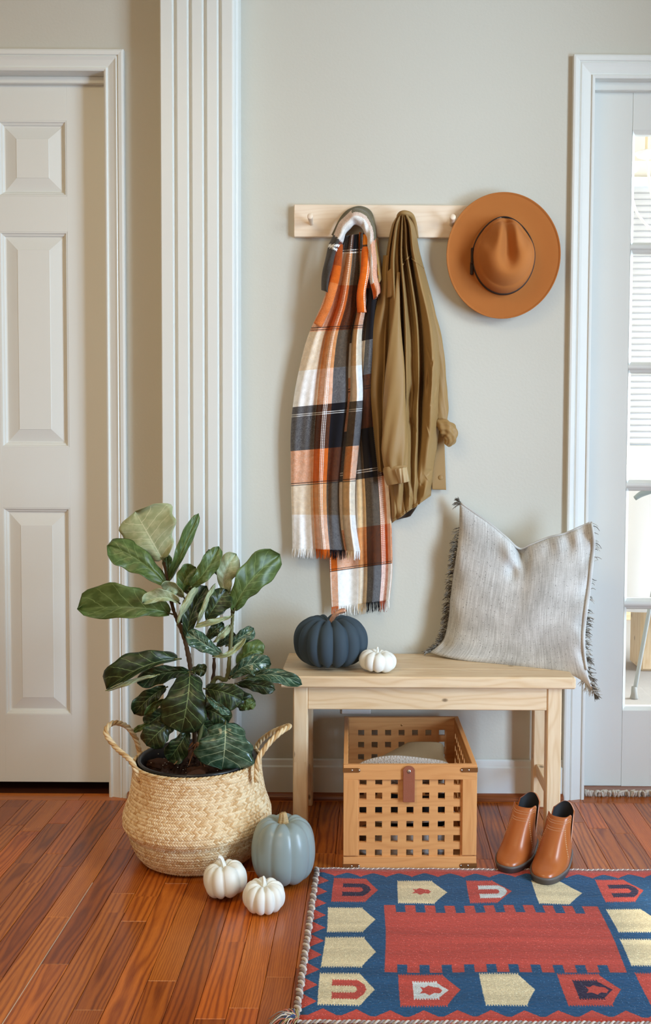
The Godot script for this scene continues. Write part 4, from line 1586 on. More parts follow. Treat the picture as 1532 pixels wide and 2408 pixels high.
	var make := func(called: String, label: String, upper: Material, sole_m: Material, where: Vector3, rot: Vector3, high: float) -> Node3D:
		var o := thing(called, label, "shoe", where, "shoes kept in the lattice crate")
		o.basis = Basis(Vector3.BACK, rot.z) * Basis(rot_y(rot.x).cross(Vector3.LEFT), rot_y(rot.x), Vector3.LEFT)
		var u := S()
		var inn := S()
		var so := S()
		shoe_shape(u, inn, so, 0.245, 0.088, func(a): return high - 0.012 * pow(absf(sin(a)), 3.0) + 0.006 * pow(clampf(-cos(a), 0.0, 1.0), 2.0), 0.0, 0.02)
		obj("upper", u, upper, o)
		obj("lining", inn, black, o)
		obj("sole", so, sole_m, o)
		return o
	make.call("sneaker", "tan canvas high top shoe lying on its side on the pile in the crate", canvas, rubber, Vector3(0.205, 0.215, 0.405), Vector3(1.4, 0, 0.09), 0.115)
	make.call("sneaker", "white shoe at the bottom of the crate, seen through its lower holes", pale, pale, Vector3(0.21, 0.013, 0.425), Vector3(0, 0, 0), 0.075)
	make.call("sneaker", "tan shoe at the bottom of the crate behind the white one", canvas, rubber, Vector3(0.21, 0.013, 0.32), Vector3(0, 0, 0), 0.085)
	make.call("sneaker", "black shoe in the middle of the crate, seen through its holes", black, pale, Vector3(0.212, 0.1, 0.425), Vector3(0, 0, -0.03), 0.055)

func rot_y(a: float) -> Vector3:      # up, tipped backwards by a
	return Vector3(0, cos(a), -sin(a))

# ---------------------------------------------------------------- peg rail
func build_rail() -> void:
	var t := thing("peg_rail", "pale wooden wall rail with round pegs holding scarf, jacket and hat", "coat rack", Vector3(0.0935, 1.682, 0))
	var s := S(false)
	box(s, Vector3(0, 0, 0.01), Vector3(0.653, 0.091, 0.02), 0.0015, 0, Vector2(0.4, 0.12))
	var m := wooden(wood(rgb(242, 224, 200), rgb(222, 194, 162), 23, 0, 1.0, 0.25, 0.8), 0.55)
	obj("board", s, m, t)
	var x := -0.2765
	for k in 5:
		var st := S()
		var pl := 0.66 if k == 4 else 1.0
		lathe(st, PackedVector2Array([Vector2(0.0002, 0.062 * pl), Vector2(0.0074, 0.0618 * pl), Vector2(0.0082, 0.0605 * pl), Vector2(0.0082, 0.052 * pl), Vector2(0.0066, 0.022 * pl), Vector2(0.0062, 0.0)]), 24)
		st.generate_normals()
		var q := S()
		q.append_from(st.commit(), 0, Transform3D(Basis(Vector3.RIGHT, PI / 2 - 0.12), Vector3(x + 0.1333 * k, -0.008, 0.02)))
		obj("peg", q, m, t)

# ---------------------------------------------------------------- hanging cloth
# rows: [y at left, y at right, left x, right x, depth] in photograph pixels; zf(u, v) adds folds in metres
func drape(rws: Array, nu: int, nv: int, zf: Callable, origin: Vector3) -> Array:
	var cols := []
	for k in 5:
		var c := []
		for r in rws:
			c.append(float(r[k]))
		cols.append(c)
	var out := []
	for i in nv:
		var v := i / float(nv - 1)
		var row := PackedVector3Array()
		for j in nu:
			var u := j / float(nu - 1)
			var px := lerpf(table(cols[2], v), table(cols[3], v), u)
			var py := lerpf(table(cols[0], v), table(cols[1], v), u)
			row.append(at(px, py, maxf(table(cols[4], v) + zf.call(u, v), 0.006)) - origin)
		out.append(row)
	return out

# plaid: warp stripes [end, colour] across u, weft bands [end, colour] along v
func plaid(warp: Array, weft: Array, w: int, h: int, lines: Array, rows_at: Array) -> ImageTexture:
	var n1 := noise(0.03, 12, 2)
	var wc := []
	var k := 0
	for x in w:
		var u := x / float(w)
		while k < warp.size() - 1 and u > warp[k][0]:
			k += 1
		wc.append(warp[k][1])
	var fc := []
	k = 0
	for y in h:
		var v := y / float(h)
		while k < weft.size() - 1 and v > weft[k][0]:
			k += 1
		fc.append(weft[k][1])
	return paint(w, h, func(x: int, y: int) -> Color:
		var zig := x % 16 if (x / 16) % 2 == 0 else 15 - x % 16
		var over: bool = (zig + y) % 4 < 2
		if hash1(x / 2, y / 2) > 0.86:
			over = not over
		var c: Color = wc[x] if over else fc[y]
		c = c.lerp(wc[x].lerp(fc[y], 0.5), 0.35)
		if minf(wc[x].get_luminance(), fc[y].get_luminance()) < 0.12:
			c = c.lerp(rgb(24, 23, 27), 0.4)
		var u := x / float(w)
		var v := y / float(h)
		for l in lines:
			if absf(u - l[0]) < l[1] and y % 8 < 6:
				c = c.lerp(l[2], 0.85)
		for l in rows_at:
			if absf(v - l[0]) < l[1] and x % 6 < 5:
				c = c.lerp(l[2], 0.85)
		return c * (0.93 + 0.14 * hash1(x, y) + 0.06 * n1.get_noise_2d(x, y)))

func wool(tex: Texture2D) -> StandardMaterial3D:
	var m := mat(Color.WHITE, 0.95, 0.2)
	m.albedo_texture = tex
	m.rim_enabled = true
	m.rim = 0.3
	m.heightmap_enabled = true
	m.heightmap_texture = tex
	m.heightmap_scale = 0.06
	return m

func fringe(p: PackedVector3Array, warp: Array, length: float, lean: float, n: int, parent: Node3D) -> void:
	var by := {}
	for i in n:
		var u := (i + 0.5) / n
		var c: Color = warp[warp.size() - 1][1]
		for w in warp:
			if u <= w[0]:
				c = w[1]
				break
		if not by.has(c):
			by[c] = S()
		var x := u * (p.size() - 1)
		var k := mini(int(x), p.size() - 2)
		var a := p[k].lerp(p[k + 1], x - k)
		var len := length * rng.randf_range(0.75, 1.1)
		var e := a + Vector3(lean * len + rng.randf_range(-0.0035, 0.0035), -len, rng.randf_range(-0.003, 0.003))
		tube(by[c], smooth_path(PackedVector3Array([a + Vector3(0, 0.002, -0.001), a.lerp(e, 0.5) + Vector3(rng.randf_range(-0.0015, 0.0015), 0, 0.002), e]), 4), [0.0009, 0.0009, 0.0005], 1.0, 5)
	for c in by:
		stuff(obj("fringe", by[c], mat(c, 0.95, 0.2), parent))

func build_scarf() -> void:
	var B := rgb(26, 24, 28)
	var O := rgb(206, 98, 30)
	var W := rgb(248, 247, 242)
	var Tn := rgb(224, 192, 146)
	var R := rgb(178, 84, 50)
	var org := at(838, 520, 0.07)
	var t := thing("plaid_scarf", "orange, black and cream plaid scarf with fringed ends draped over a peg", "scarf", org)
	# front tail, gathered in pleats below the loop
	var warp := [[0.34, W], [0.42, O], [0.55, O], [0.8, B], [0.9, Tn], [1.0, W]]
	var weft := [[0.05, B], [0.14, Tn], [0.285, O], [0.40, Tn], [0.515, W], [0.655, B], [0.77, O], [0.875, Tn], [1.0, W]]
	var tex := plaid(warp, weft, 352, 1536, [[0.435, 0.006, W], [0.46, 0.006, W], [0.485, 0.006, W], [0.79, 0.006, Tn]], [[0.046, 0.0014, W], [0.052, 0.0014, W], [0.273, 0.0012, B], [0.28, 0.0012, B], [0.54, 0.0014, W], [0.546, 0.0014, W], [0.766, 0.0012, B], [0.773, 0.0012, B]])
	var zf := func(u: float, v: float) -> float:
		var g := smoothstep(0.0, 0.3, v)
		var c := 0.46 + 0.02 * sin(v * 7.0)
		var z := 0.030 * exp(-pow((u - c) / 0.075, 2.0)) - 0.034 * exp(-pow((u - 0.79 - 0.015 * sin(v * 6.0)) / 0.034, 2.0)) + 0.034 * exp(-pow((u - 0.915) / 0.05, 2.0)) - 0.010 * exp(-pow((u - 0.345) / 0.03, 2.0))
		z += 0.007 * exp(-pow((u - 0.18) / 0.06, 2.0)) * sin(v * 5.0 + 0.5) + 0.010 * exp(-pow((u - 0.64) / 0.07, 2.0))
		z += 0.0025 * sin(u * 40.0 + v * 9.0) * g
		return z * lerpf(0.75, 1.0, g) - 0.02 * pow(absf(u - 0.5) * 2.0, 8.0)
	var rows := drape([[556, 548, 806, 856, 0.06], [640, 640, 780, 862, 0.065], [715, 712, 757, 862, 0.065], [792, 784, 724, 852, 0.062], [872, 858, 703, 852, 0.06], [946, 930, 690, 856, 0.058], [1020, 1006, 684, 850, 0.056], [1093, 1080, 684, 842, 0.055], [1160, 1150, 685, 836, 0.053], [1226, 1230, 687, 838, 0.052], [1290, 1296, 688, 848, 0.05]], 90, 150, zf, org)
	var s := S()
	shell(s, rows, 0.003)
	var o := obj("front_tail", s, wool(tex), t)
	fringe(rows[149], warp, 0.026, 0.0, 120, o)
	# rear tail, hanging lower and to the right
	var warp2 := [[0.12, O], [0.46, W], [0.6, Tn], [0.83, B], [0.94, R], [1.0, W]]
	var weft2 := [[0.14, O], [0.27, B], [0.36, W], [0.5, O], [0.63, B], [0.755, Tn], [0.87, O], [1.0, W]]
	var tex2 := plaid(warp2, weft2, 320, 1536, [[0.845, 0.006, W], [0.87, 0.006, W], [0.893, 0.006, W], [0.012, 0.008, W]], [[0.39, 0.0012, B], [0.397, 0.0012, B], [0.607, 0.0013, W], [0.613, 0.0013, W], [0.864, 0.0012, B], [0.87, 0.0012, B]])
	var zf2 := func(u: float, v: float) -> float:
		return 0.008 * sin(u * 11.0 + 1.0) + 0.022 * exp(-pow((u - 0.73) / 0.09, 2.0)) - 0.012 * exp(-pow((u - 0.58) / 0.05, 2.0)) - 0.008 * exp(-pow((u - 0.9) / 0.04, 2.0)) + 0.003 * sin(u * 23.0 + v * 4.0)
	rows = drape([[545, 560, 845, 888, 0.04], [640, 640, 832, 896, 0.04], [740, 730, 815, 898, 0.038], [840, 820, 800, 896, 0.036], [930, 910, 790, 894, 0.034], [1020, 1000, 782, 896, 0.033], [1110, 1090, 778, 908, 0.032], [1200, 1180, 776, 917, 0.03], [1290, 1270, 775, 921, 0.028], [1365, 1345, 777, 922, 0.027], [1428, 1412, 780, 916, 0.026]], 70, 130, zf2, org)
	s = S()
	shell(s, rows, 0.003)
	o = obj("rear_tail", s, wool(tex2), t)
	fringe(rows[129], warp2, 0.03, 0.03, 90, o)
	# the loop thrown over the peg: a folded band that arches over and comes down on both sides
	var ln := noise(0.08, 31, 3)
	var tex3 := paint(128, 640, func(x: int, y: int) -> Color:
		var u := x / 128.0 + 0.03 * ln.get_noise_2d(x, y)
		var v := y / 640.0 + 0.012 * ln.get_noise_2d(x + 300.0, y)
		var c := rgb(236, 233, 226)
		if v < 0.25:
			c = rgb(78, 74, 70) if u > 0.3 else rgb(112, 58, 44)
			if absf(v - 0.19) < 0.006 or absf(v - 0.23 + u * 0.04) < 0.006:
				c = W
		elif v < 0.74:
			if u > 0.78 and v > 0.45:
				c = rgb(122, 114, 90)
			elif u > 0.56:
				c = rgb(228, 204, 188)
		else:
			if u > 0.42:
				c = rgb(234, 176, 146) if u < 0.9 else O
			elif v > 0.93:
				c = O
		return c * (0.86 + 0.2 * hash1(x / 2, y / 2) + 0.12 * ln.get_noise_2d(x * 3.0, y * 3.0)))
	rows = []
	# [inner x, y, outer x, y] from the left foot over the top to the right foot
	var arch := [[778, 690, 755, 682], [786, 645, 760, 634], [797, 600, 770, 588], [806, 572, 784, 552], [815, 550, 800, 522], [826, 535, 818, 501], [840, 530, 842, 490], [852, 538, 866, 501], [859, 556, 880, 530], [862, 585, 886, 565], [866, 620, 888, 610], [870, 660, 892, 655], [878, 705, 895, 690]]
	for i in 73:
		var v := i / 72.0
		var c := []
		for k in 4:
			var l := []
			for a in arch:
				l.append(float(a[k]))
			c.append(table(l, v))
		var row := PackedVector3Array()
		for j in 15:
			var u := j / 14.0
			var z := 0.086 + 0.010 * sin(u * PI * 0.8) - 0.020 * pow(1.0 - u, 4.0) - 0.034 * u * u * u + 0.010 * sin(v * PI)
			z += 0.004 * sin(v * 23.0 + u * 5.0) * sin(u * PI) + 0.002 * sin(v * 60.0 + u * 9.0)
			row.append(at(lerpf(c[0], c[2], u) + 1.2 * sin(v * 45.0 + 2.0), lerpf(c[1], c[3], u) + 1.2 * sin(v * 37.0), z) - org)
		rows.append(row)
	var nn := normals_of(rows)
	if nn[36][7].z < 0:
		for r in rows:
			r.reverse()
	s = S()
	shell(s, rows, 0.005)
	obj("loop", s, wool(tex3), t)
	# the outer turn of the loop, darker and behind
	rows = []
	var back := [[790, 560, 780, 552], [806, 525, 800, 512], [824, 505, 820, 492], [846, 500, 848, 484], [866, 512, 873, 496], [878, 540, 884, 528], [884, 580, 890, 575], [890, 630, 898, 622], [893, 665, 902, 650]]
	for i in 41:
		var v := i / 40.0
		var c := []
		for k in 4:
			var l := []
			for a in back:
				l.append(float(a[k]))
			c.append(table(l, v))
		var row := PackedVector3Array()
		for j in 9:
			var u := j / 8.0
			row.append(at(lerpf(c[0], c[2], u), lerpf(c[1], c[3], u), 0.075 - 0.045 * u + 0.004 * sin(u * 7.0)) - org)
		rows.append(row)
	nn = normals_of(rows)
	if nn[20][4].z < 0:
		for r in rows:
			r.reverse()
	s = S()
	shell(s, rows, 0.004)
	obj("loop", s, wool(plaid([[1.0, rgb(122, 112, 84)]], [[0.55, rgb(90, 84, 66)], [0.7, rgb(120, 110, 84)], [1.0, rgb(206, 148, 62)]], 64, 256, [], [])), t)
	# folds rolled within the loop: an orange one at the right, a rust one at the left
	var rolls := [[[862, 552, 0.075], [861, 600, 0.082], [858, 640, 0.086], [850, 690, 0.088], [852, 735, 0.086]], [[800, 575, 0.08], [795, 620, 0.084], [785, 665, 0.086], [770, 720, 0.08], [748, 765, 0.072]]]
	var roll_tex := [plaid([[0.25, O], [0.6, rgb(216, 106, 30)], [1.0, O]], [[0.16, rgb(214, 140, 40)], [1.0, rgb(222, 106, 26)]], 96, 384, [[0.36, 0.02, W], [0.44, 0.02, W]], [[0.15, 0.01, B]]),
		plaid([[0.5, O], [1.0, rgb(230, 170, 120)]], [[0.28, rgb(120, 56, 36)], [0.5, O], [1.0, rgb(226, 150, 96)]], 96, 384, [], []),
		plaid([[0.6, B], [1.0, W]], [[0.55, B], [0.6, W], [0.75, W], [1.0, rgb(206, 140, 116)]], 96, 384, [[0.3, 0.03, W]], [[0.2, 0.012, W], [0.24, 0.012, W]])]
	for k in 2:
		var path := PackedVector3Array()
		for q in rolls[k]:
			path.append(at(q[0], q[1], q[2]) - org)
		s = S()
		tube(s, smooth_path(path, 8), [0.009, 0.012, 0.013, 0.012, 0.013], 0.7, 16, Vector3.BACK, func(a, v): return 0.08 * sin(a * 3.0 + v * 9.0))
		obj("fold", s, wool(roll_tex[k]), t)

func build_jacket() -> void:
	var org := at(950, 520, 0.06)
	var t := thing("jacket", "olive brown cotton jacket with rolled sleeve cuffs hanging from a peg", "jacket", org)
	var m := mat(rgb(156, 124, 76), 0.52, 0.4)
	m.rim_enabled = true
	m.rim = 0.2
	relief(m, 0.25, 0.012, 0.05)
	var lining := mat(rgb(56, 40, 24), 0.8)
	# back of the jacket: gathered at the peg, spreading in deep folds
	var ridges := [[0.06, 0.05, 0.012], [0.22, 0.05, 0.030], [0.12, 0.025, -0.025], [0.365, 0.022, -0.040], [0.44, 0.040, 0.030], [0.53, 0.034, -0.016], [0.60, 0.034, 0.024], [0.685, 0.030, -0.046], [0.84, 0.10, 0.046]]
	var cr := RandomNumberGenerator.new()
	cr.seed = 44
	var creases := []
	for k in 26:
		var low := k % 3 == 0
		var ang := cr.randf_range(-1.1, 1.1) + (PI / 2 if k % 2 else 0.0)
		creases.append([cr.randf_range(0.40, 0.98), cr.randf_range(0.80, 0.97) if low else cr.randf_range(0.48, 0.70), cos(ang), sin(ang), cr.randf_range(0.05, 0.13), cr.randf_range(0.010, 0.018), cr.randf_range(-0.006, 0.006)])
	var zf := func(u: float, v: float) -> float:
		var z := 0.0
		var g := lerpf(0.28, 1.0, smoothstep(0.0, 0.25, v)) * lerpf(1.0, 0.22, smoothstep(0.52, 0.9, v)) * (1.0 + 0.25 * sin(v * 11.0 + u * 9.0))
		for r in ridges:
			var c: float = r[0] + 0.02 * sin(v * 5.0 + r[0] * 20.0)
			z += r[2] * exp(-pow((u - c) / r[1], 2.0))
		z = z * g + 0.022 * (1.0 - pow(absf(u * 2.0 - 1.0), 4.0)) - 0.018 * pow(absf(u * 2.0 - 1.0), 8.0)
		for c in creases:
			var du: float = (u - c[0])
			var dv: float = (v - c[1]) * 2.6
			var al: float = (du * c[2] + dv * c[3]) / c[4]
			var ac: float = (-du * c[3] + dv * c[2]) / c[5]
			if absf(al) < 2.5 and absf(ac) < 3.0:
				z += c[6] * exp(-al * al - ac * ac)
		# gathers at the waist cord
		var wz := exp(-pow((v - 0.60 - 0.03 * sin(u * 6.0)) / 0.035, 2.0))
		z += wz * (0.009 * sin(u * 62.0) - 0.010) + 0.004 * exp(-pow((v - 0.66) / 0.04, 2.0))
		# crumples above the hem
		z += 0.007 * sin(u * 17.0 + v * 40.0) * smoothstep(0.8, 0.9, v) + 0.0022 * sin(u * 31.0 - v * 26.0) * sin(v * 17.0 + u * 5.0)
		return z
	var rows := drape([[506, 505, 936, 960, 0.074], [530, 532, 922, 976, 0.066], [590, 592, 910, 988, 0.052], [650, 652, 905, 1004, 0.046], [720, 722, 902, 1022, 0.044], [800, 800, 898, 1036, 0.042], [880, 880, 896, 1040, 0.042], [960, 955, 896, 1036, 0.04], [1040, 1030, 900, 1032, 0.04], [1110, 1090, 908, 1022, 0.038], [1175, 1135, 916, 1017, 0.034], [1230, 1166, 922, 1014, 0.03]], 140, 200, zf, org)
	var s := S()
	shell(s, rows, 0.002)
	var body := obj("back", s, m, t)
	# yoke edge: a raised seam across the shoulders
	for q in [[38, 0.46, 0.66, 46, 40], [30, 0.66, 0.99, 40, 48]]:
		s = S()
		var path := PackedVector3Array()
		for k in 13:
			var e := k / 12.0
			var i := int(lerpf(q[3], q[4], e))
			var j := int(lerpf(q[1], q[2], e) * 139)
			path.append(rows[i][j] + Vector3(0, 0, 0.001))
		tube(s, path, [0.0026], 1.0, 6)
		obj("yoke_seam", s, m, body)
	# hem and waist casing
	s = S()
	var hem := PackedVector3Array()
	for j in range(0, 140, 3):
		hem.append(rows[196][j] + Vector3(0, 0, 0.0005))
	tube(s, hem, [0.0014], 1.0, 6)
	obj("hem", s, m, body)
	# collar folded at the peg
	s = S()
	tube(s, smooth_path(PackedVector3Array([at(935, 522, 0.05) - org, at(940, 506, 0.07) - org, at(952, 501, 0.08) - org, at(968, 507, 0.07) - org, at(977, 528, 0.05) - org, at(983, 560, 0.04) - org]), 6), [0.005, 0.007, 0.008, 0.007, 0.005, 0.003], 1.0, 10)
	obj("collar", s, m, t)
	# left front panel, seen past the sleeve
	rows = drape([[600, 600, 902, 926, 0.035], [680, 680, 893, 926, 0.04], [760, 760, 878, 924, 0.042], [850, 850, 871, 915, 0.042], [940, 940, 873, 908, 0.04], [1030, 1030, 881, 905, 0.038], [1110, 1110, 890, 906, 0.034]], 30, 60, func(u, v): return 0.02 * exp(-pow((u - 0.4) / 0.3, 2.0)) - 0.03 * smoothstep(0.7, 1.0, u) + 0.003 * sin(v * 22.0 + u * 4.0), org)
	s = S()
	shell(s, rows, 0.002)
	obj("front_panel", s, m, t)
	# shoulder fold at the left with its flap
	rows = drape([[640, 618, 910, 934, 0.06], [665, 650, 912, 934, 0.066], [692, 690, 911, 932, 0.068], [700, 697, 911, 932, 0.064]], 16, 20, func(u, v): return 0.012 * sin(u * PI), org)
	s = S()
	shell(s, rows, 0.003)
	obj("shoulder_flap", s, m, t)
	# right front edge hanging behind, with a snap
	rows = drape([[960, 960, 1012, 1044, 0.016], [1040, 1040, 1016, 1046, 0.016], [1100, 1100, 1016, 1048, 0.016], [1151, 1152, 1017, 1050, 0.016]], 20, 40, func(u, v): return 0.002 * sin(v * 9.0) + 0.004 * (1 - u), org)
	s = S()
	shell(s, rows, 0.002)
	o_snap(obj("front_panel", s, m, t), at(1037, 1123, 0.021) - org, m)
	# dark lining showing under the hem at the left
	rows = drape([[1120, 1120, 912, 950, 0.022], [1170, 1150, 918, 968, 0.024], [1205, 1180, 921, 985, 0.026], [1226, 1214, 922, 966, 0.026]], 24, 24, func(u, v): return 0.003 * sin(u * 8.0), org)
	s = S()
	shell(s, rows, 0.002)
	obj("lining", s, lining, t)
	s = S()
	tube(s, line(at(925, 1120, 0.034) - org, at(927, 1205, 0.034) - org), [0.0028], 0.6, 8)
	var zip := obj("zipper", s, mat(rgb(24, 20, 18), 0.5), t)
	s = S(false)
	for q in [[928, 1176, 0.006, 0.010], [930, 1186, 0.004, 0.012], [927, 1199, 0.006, 0.006], [933, 1176, 0.002, 0.016]]:
		box(s, at(q[0], q[1], 0.038) - org, Vector3(q[2], q[3], 0.003), 0.001)
	obj("zip_pull", s, steel, zip)
	# sleeves
	var path := PackedVector3Array()
	for q in [[938, 640, 0.085], [934, 720, 0.088], [931, 790, 0.09], [930, 870, 0.092], [929, 950, 0.092], [929, 1010, 0.092], [930, 1060, 0.09], [933, 1100, 0.086]]:
		path.append(at(q[0], q[1], q[2]) - org)
	s = S()
	tube(s, smooth_path(path, 10), [0.004, 0.009, 0.016, 0.026, 0.0335, 0.037, 0.0375, 0.028], 0.62, 40, Vector3.BACK, func(a, v): return 0.06 * sin(a * 2.0 + v * 7.0) + 0.04 * sin(a * 5.0 + v * 16.0) + 0.07 * smoothstep(0.5, 0.75, v) * sin(a * 7.0 + v * 13.0) + 0.16 * smoothstep(0.86, 1.0, v) * sin(a * 6.0 + 1.0))
	var sl := obj("sleeve", s, m, t)
	# turned-up cuff
	s = S()
	path = PackedVector3Array([at(931, 1097, 0.086) - org, at(932, 1106, 0.087) - org, at(935, 1122, 0.088) - org, at(938, 1136, 0.088) - org])
	tube(s, smooth_path(path, 6), [0.0325, 0.0345, 0.034, 0.0325], 0.66, 36, Vector3.BACK, func(a, v): return 0.06 * sin(a * 3.0 + v * 3.0) + 0.03 * sin(a * 9.0))
	var pale := mat(rgb(160, 128, 80), 0.6)
	obj("cuff", s, pale, sl)
	s = S()
	rows = drape([[1104, 1098, 928, 957, 0.112], [1120, 1116, 934, 961, 0.116], [1138, 1132, 940, 964, 0.112]], 20, 16, func(u, v): return 0.012 * sin(u * PI) + 0.002 * sin(u * 20.0 + v * 5.0), org)
	shell(s, rows, 0.003)
	obj("cuff_tab", s, mat(rgb(182, 156, 114), 0.65), sl)
	path = PackedVector3Array()
	for q in [[998, 670, 0.05], [1016, 740, 0.046], [1030, 820, 0.04], [1037, 900, 0.036], [1040, 960, 0.036], [1039, 998, 0.038]]:
		path.append(at(q[0], q[1], q[2]) - org)
	s = S()
	tube(s, smooth_path(path, 10), [0.006, 0.012, 0.016, 0.0175, 0.0175, 0.015], 0.7, 30, Vector3.BACK, func(a, v): return 0.07 * sin(a * 3.0 + v * 14.0) + 0.04 * sin(a * 7.0 - v * 25.0))
	sl = obj("sleeve", s, m, t)
	path = PackedVector3Array()
	for q in [[1028, 992, 0.05], [1040, 998, 0.054], [1052, 1008, 0.056], [1060, 1022, 0.055], [1058, 1036, 0.052], [1050, 1046, 0.048]]:
		path.append(at(q[0], q[1], q[2]) - org)
	s = S()
	tube(s, smooth_path(path, 8), [0.009, 0.017, 0.022, 0.02, 0.016, 0.008], 0.8, 30, Vector3.BACK, func(a, v): return 0.13 * sin(a * 4.0 + v * 16.0) + 0.07 * sin(a * 7.0 - v * 20.0))
	obj("cuff", s, m, sl)

func o_snap(o: Node3D, p: Vector3, m: Material) -> void:
	var c := S()
	lathe(c, PackedVector2Array([Vector2(0.0002, 0.0016), Vector2(0.005, 0.0014), Vector2(0.0066, 0.0)]), 16)
	c.generate_normals()
	var h := S()
	h.append_from(c.commit(), 0, Transform3D(Basis(Vector3.RIGHT, PI / 2), p))
	obj("snap", h, m, o)

# ---------------------------------------------------------------- hat
func build_hat() -> void:
	var org := at(1184, 604, 0.047)
	var t := thing("felt_hat", "caramel brown felt fedora with wide flat brim hanging at the rail's right end", "hat", org)
	var m := mat(rgb(176, 108, 54), 0.9, 0.25)
	m.rim_enabled = true
	m.rim = 0.35
	m.rim_tint = 0.6
	relief(m, 0.3, 0.02, 0.03)
	var n := 120
	var egg := func(a: float) -> Vector2:
		var s := sin(a)
		var c := cos(a)
		return Vector2(c * 0.087 * (1.0 - 0.17 * maxf(s, 0.0) * maxf(s, 0.0)), s * (0.108 if s > 0 else 0.106))
	var brim_out := func(a: float) -> Vector2:
		var p := Vector2(cos(a) * 0.1615, sin(a) * 0.178)
		return p.rotated(-0.06) + Vector2(0.0, 0.004)
	var height := func(p: Vector2, f: float) -> float:
		var z := 0.112 - 0.045 * pow(f, 5.0) - 0.012 * f * f
		var along := smoothstep(-0.07, 0.0, p.y)
		var wdt := lerpf(0.021, 0.012, smoothstep(-0.02, 0.1, p.y))
		z -= 0.042 * exp(-pow((p.x - 0.004) / wdt, 2.0)) * along * (1.0 - 0.55 * smoothstep(0.07, 0.11, p.y))
		for sx in [-1.0, 1.0]:
			var q := Vector2((p.x - sx * 0.051) / 0.019, (p.y - 0.042) / 0.036)
			z -= 0.027 * exp(-q.length_squared())
		z -= 0.16 * maxf(p.y - 0.03, 0.0) * f * f
		return z
	var rows := []
	for i in 30:
		var f := pow(i / 29.0, 0.8)
		var row := PackedVector3Array()
		for j in n + 1:
			var a := -TAU * j / n
			var e: Vector2 = egg.call(a) * 0.86 * f
			row.append(Vector3(e.x, e.y, height.call(e, f)))
		rows.append(row)
	var edge: PackedVector3Array = rows[29]
	for i in range(1, 13):
		var q := i / 12.0
		var row := PackedVector3Array()
		for j in n + 1:
			var a := -TAU * j / n
			var e: Vector2 = egg.call(a) * lerpf(0.86, 1.0, sin(q * PI / 2) * 0.9 + 0.1 * q)
			row.append(Vector3(e.x, e.y, lerpf(edge[j].z, 0.004, q * q * 0.75 + 0.25 * q)))
		rows.append(row)
	for r in rows:
		r.reverse()
	var s := S()
	grid(s, rows)
	obj("crown", s, m, t)
	rows = []
	var prof := [[0.0, 0.006], [0.04, 0.0015], [0.1, 0.0], [0.4, 0.001], [0.7, 0.003], [0.9, 0.0055], [0.925, 0.0052], [0.94, 0.0062], [0.98, 0.009], [1.0, 0.0085], [1.0, 0.006], [0.97, 0.0035], [0.7, -0.001], [0.3, -0.003], [0.0, -0.003]]
	for q in prof:
		var row := PackedVector3Array()
		for j in n + 1:
			var a := -TAU * j / n
			var e: Vector2 = (egg.call(a) * 0.995).lerp(brim_out.call(a), q[0])
			row.append(Vector3(e.x, e.y, q[1] + q[0] * (0.006 * cos(2.0 * a) - 0.004)))
		row.reverse()
		rows.append(row)
	s = S()
	grid(s, rows)
	obj("brim", s, m, t)
	var dark := mat(rgb(44, 27, 18), 0.6)
	rows = []
	for q in [[1.0, 0.016], [1.025, 0.0155], [1.03, 0.009], [1.025, 0.0022], [1.0, 0.002]]:
		var row := PackedVector3Array()
		for j in n + 1:
			var e: Vector2 = egg.call(-TAU * j / n) * q[0]
			row.append(Vector3(e.x, e.y, q[1]))
		row.reverse()
		rows.append(row)
	s = S()
	grid(s, rows)
	var b := obj("hat_band", s, dark, t)
	s = S(false)
	box(s, Vector3(-0.0895, 0.0, 0.010), Vector3(0.006, 0.045, 0.018), 0.002)
	box(s, Vector3(-0.0895, -0.034, 0.006), Vector3(0.009, 0.036, 0.006), 0.002)
	obj("bow", s, dark, b)

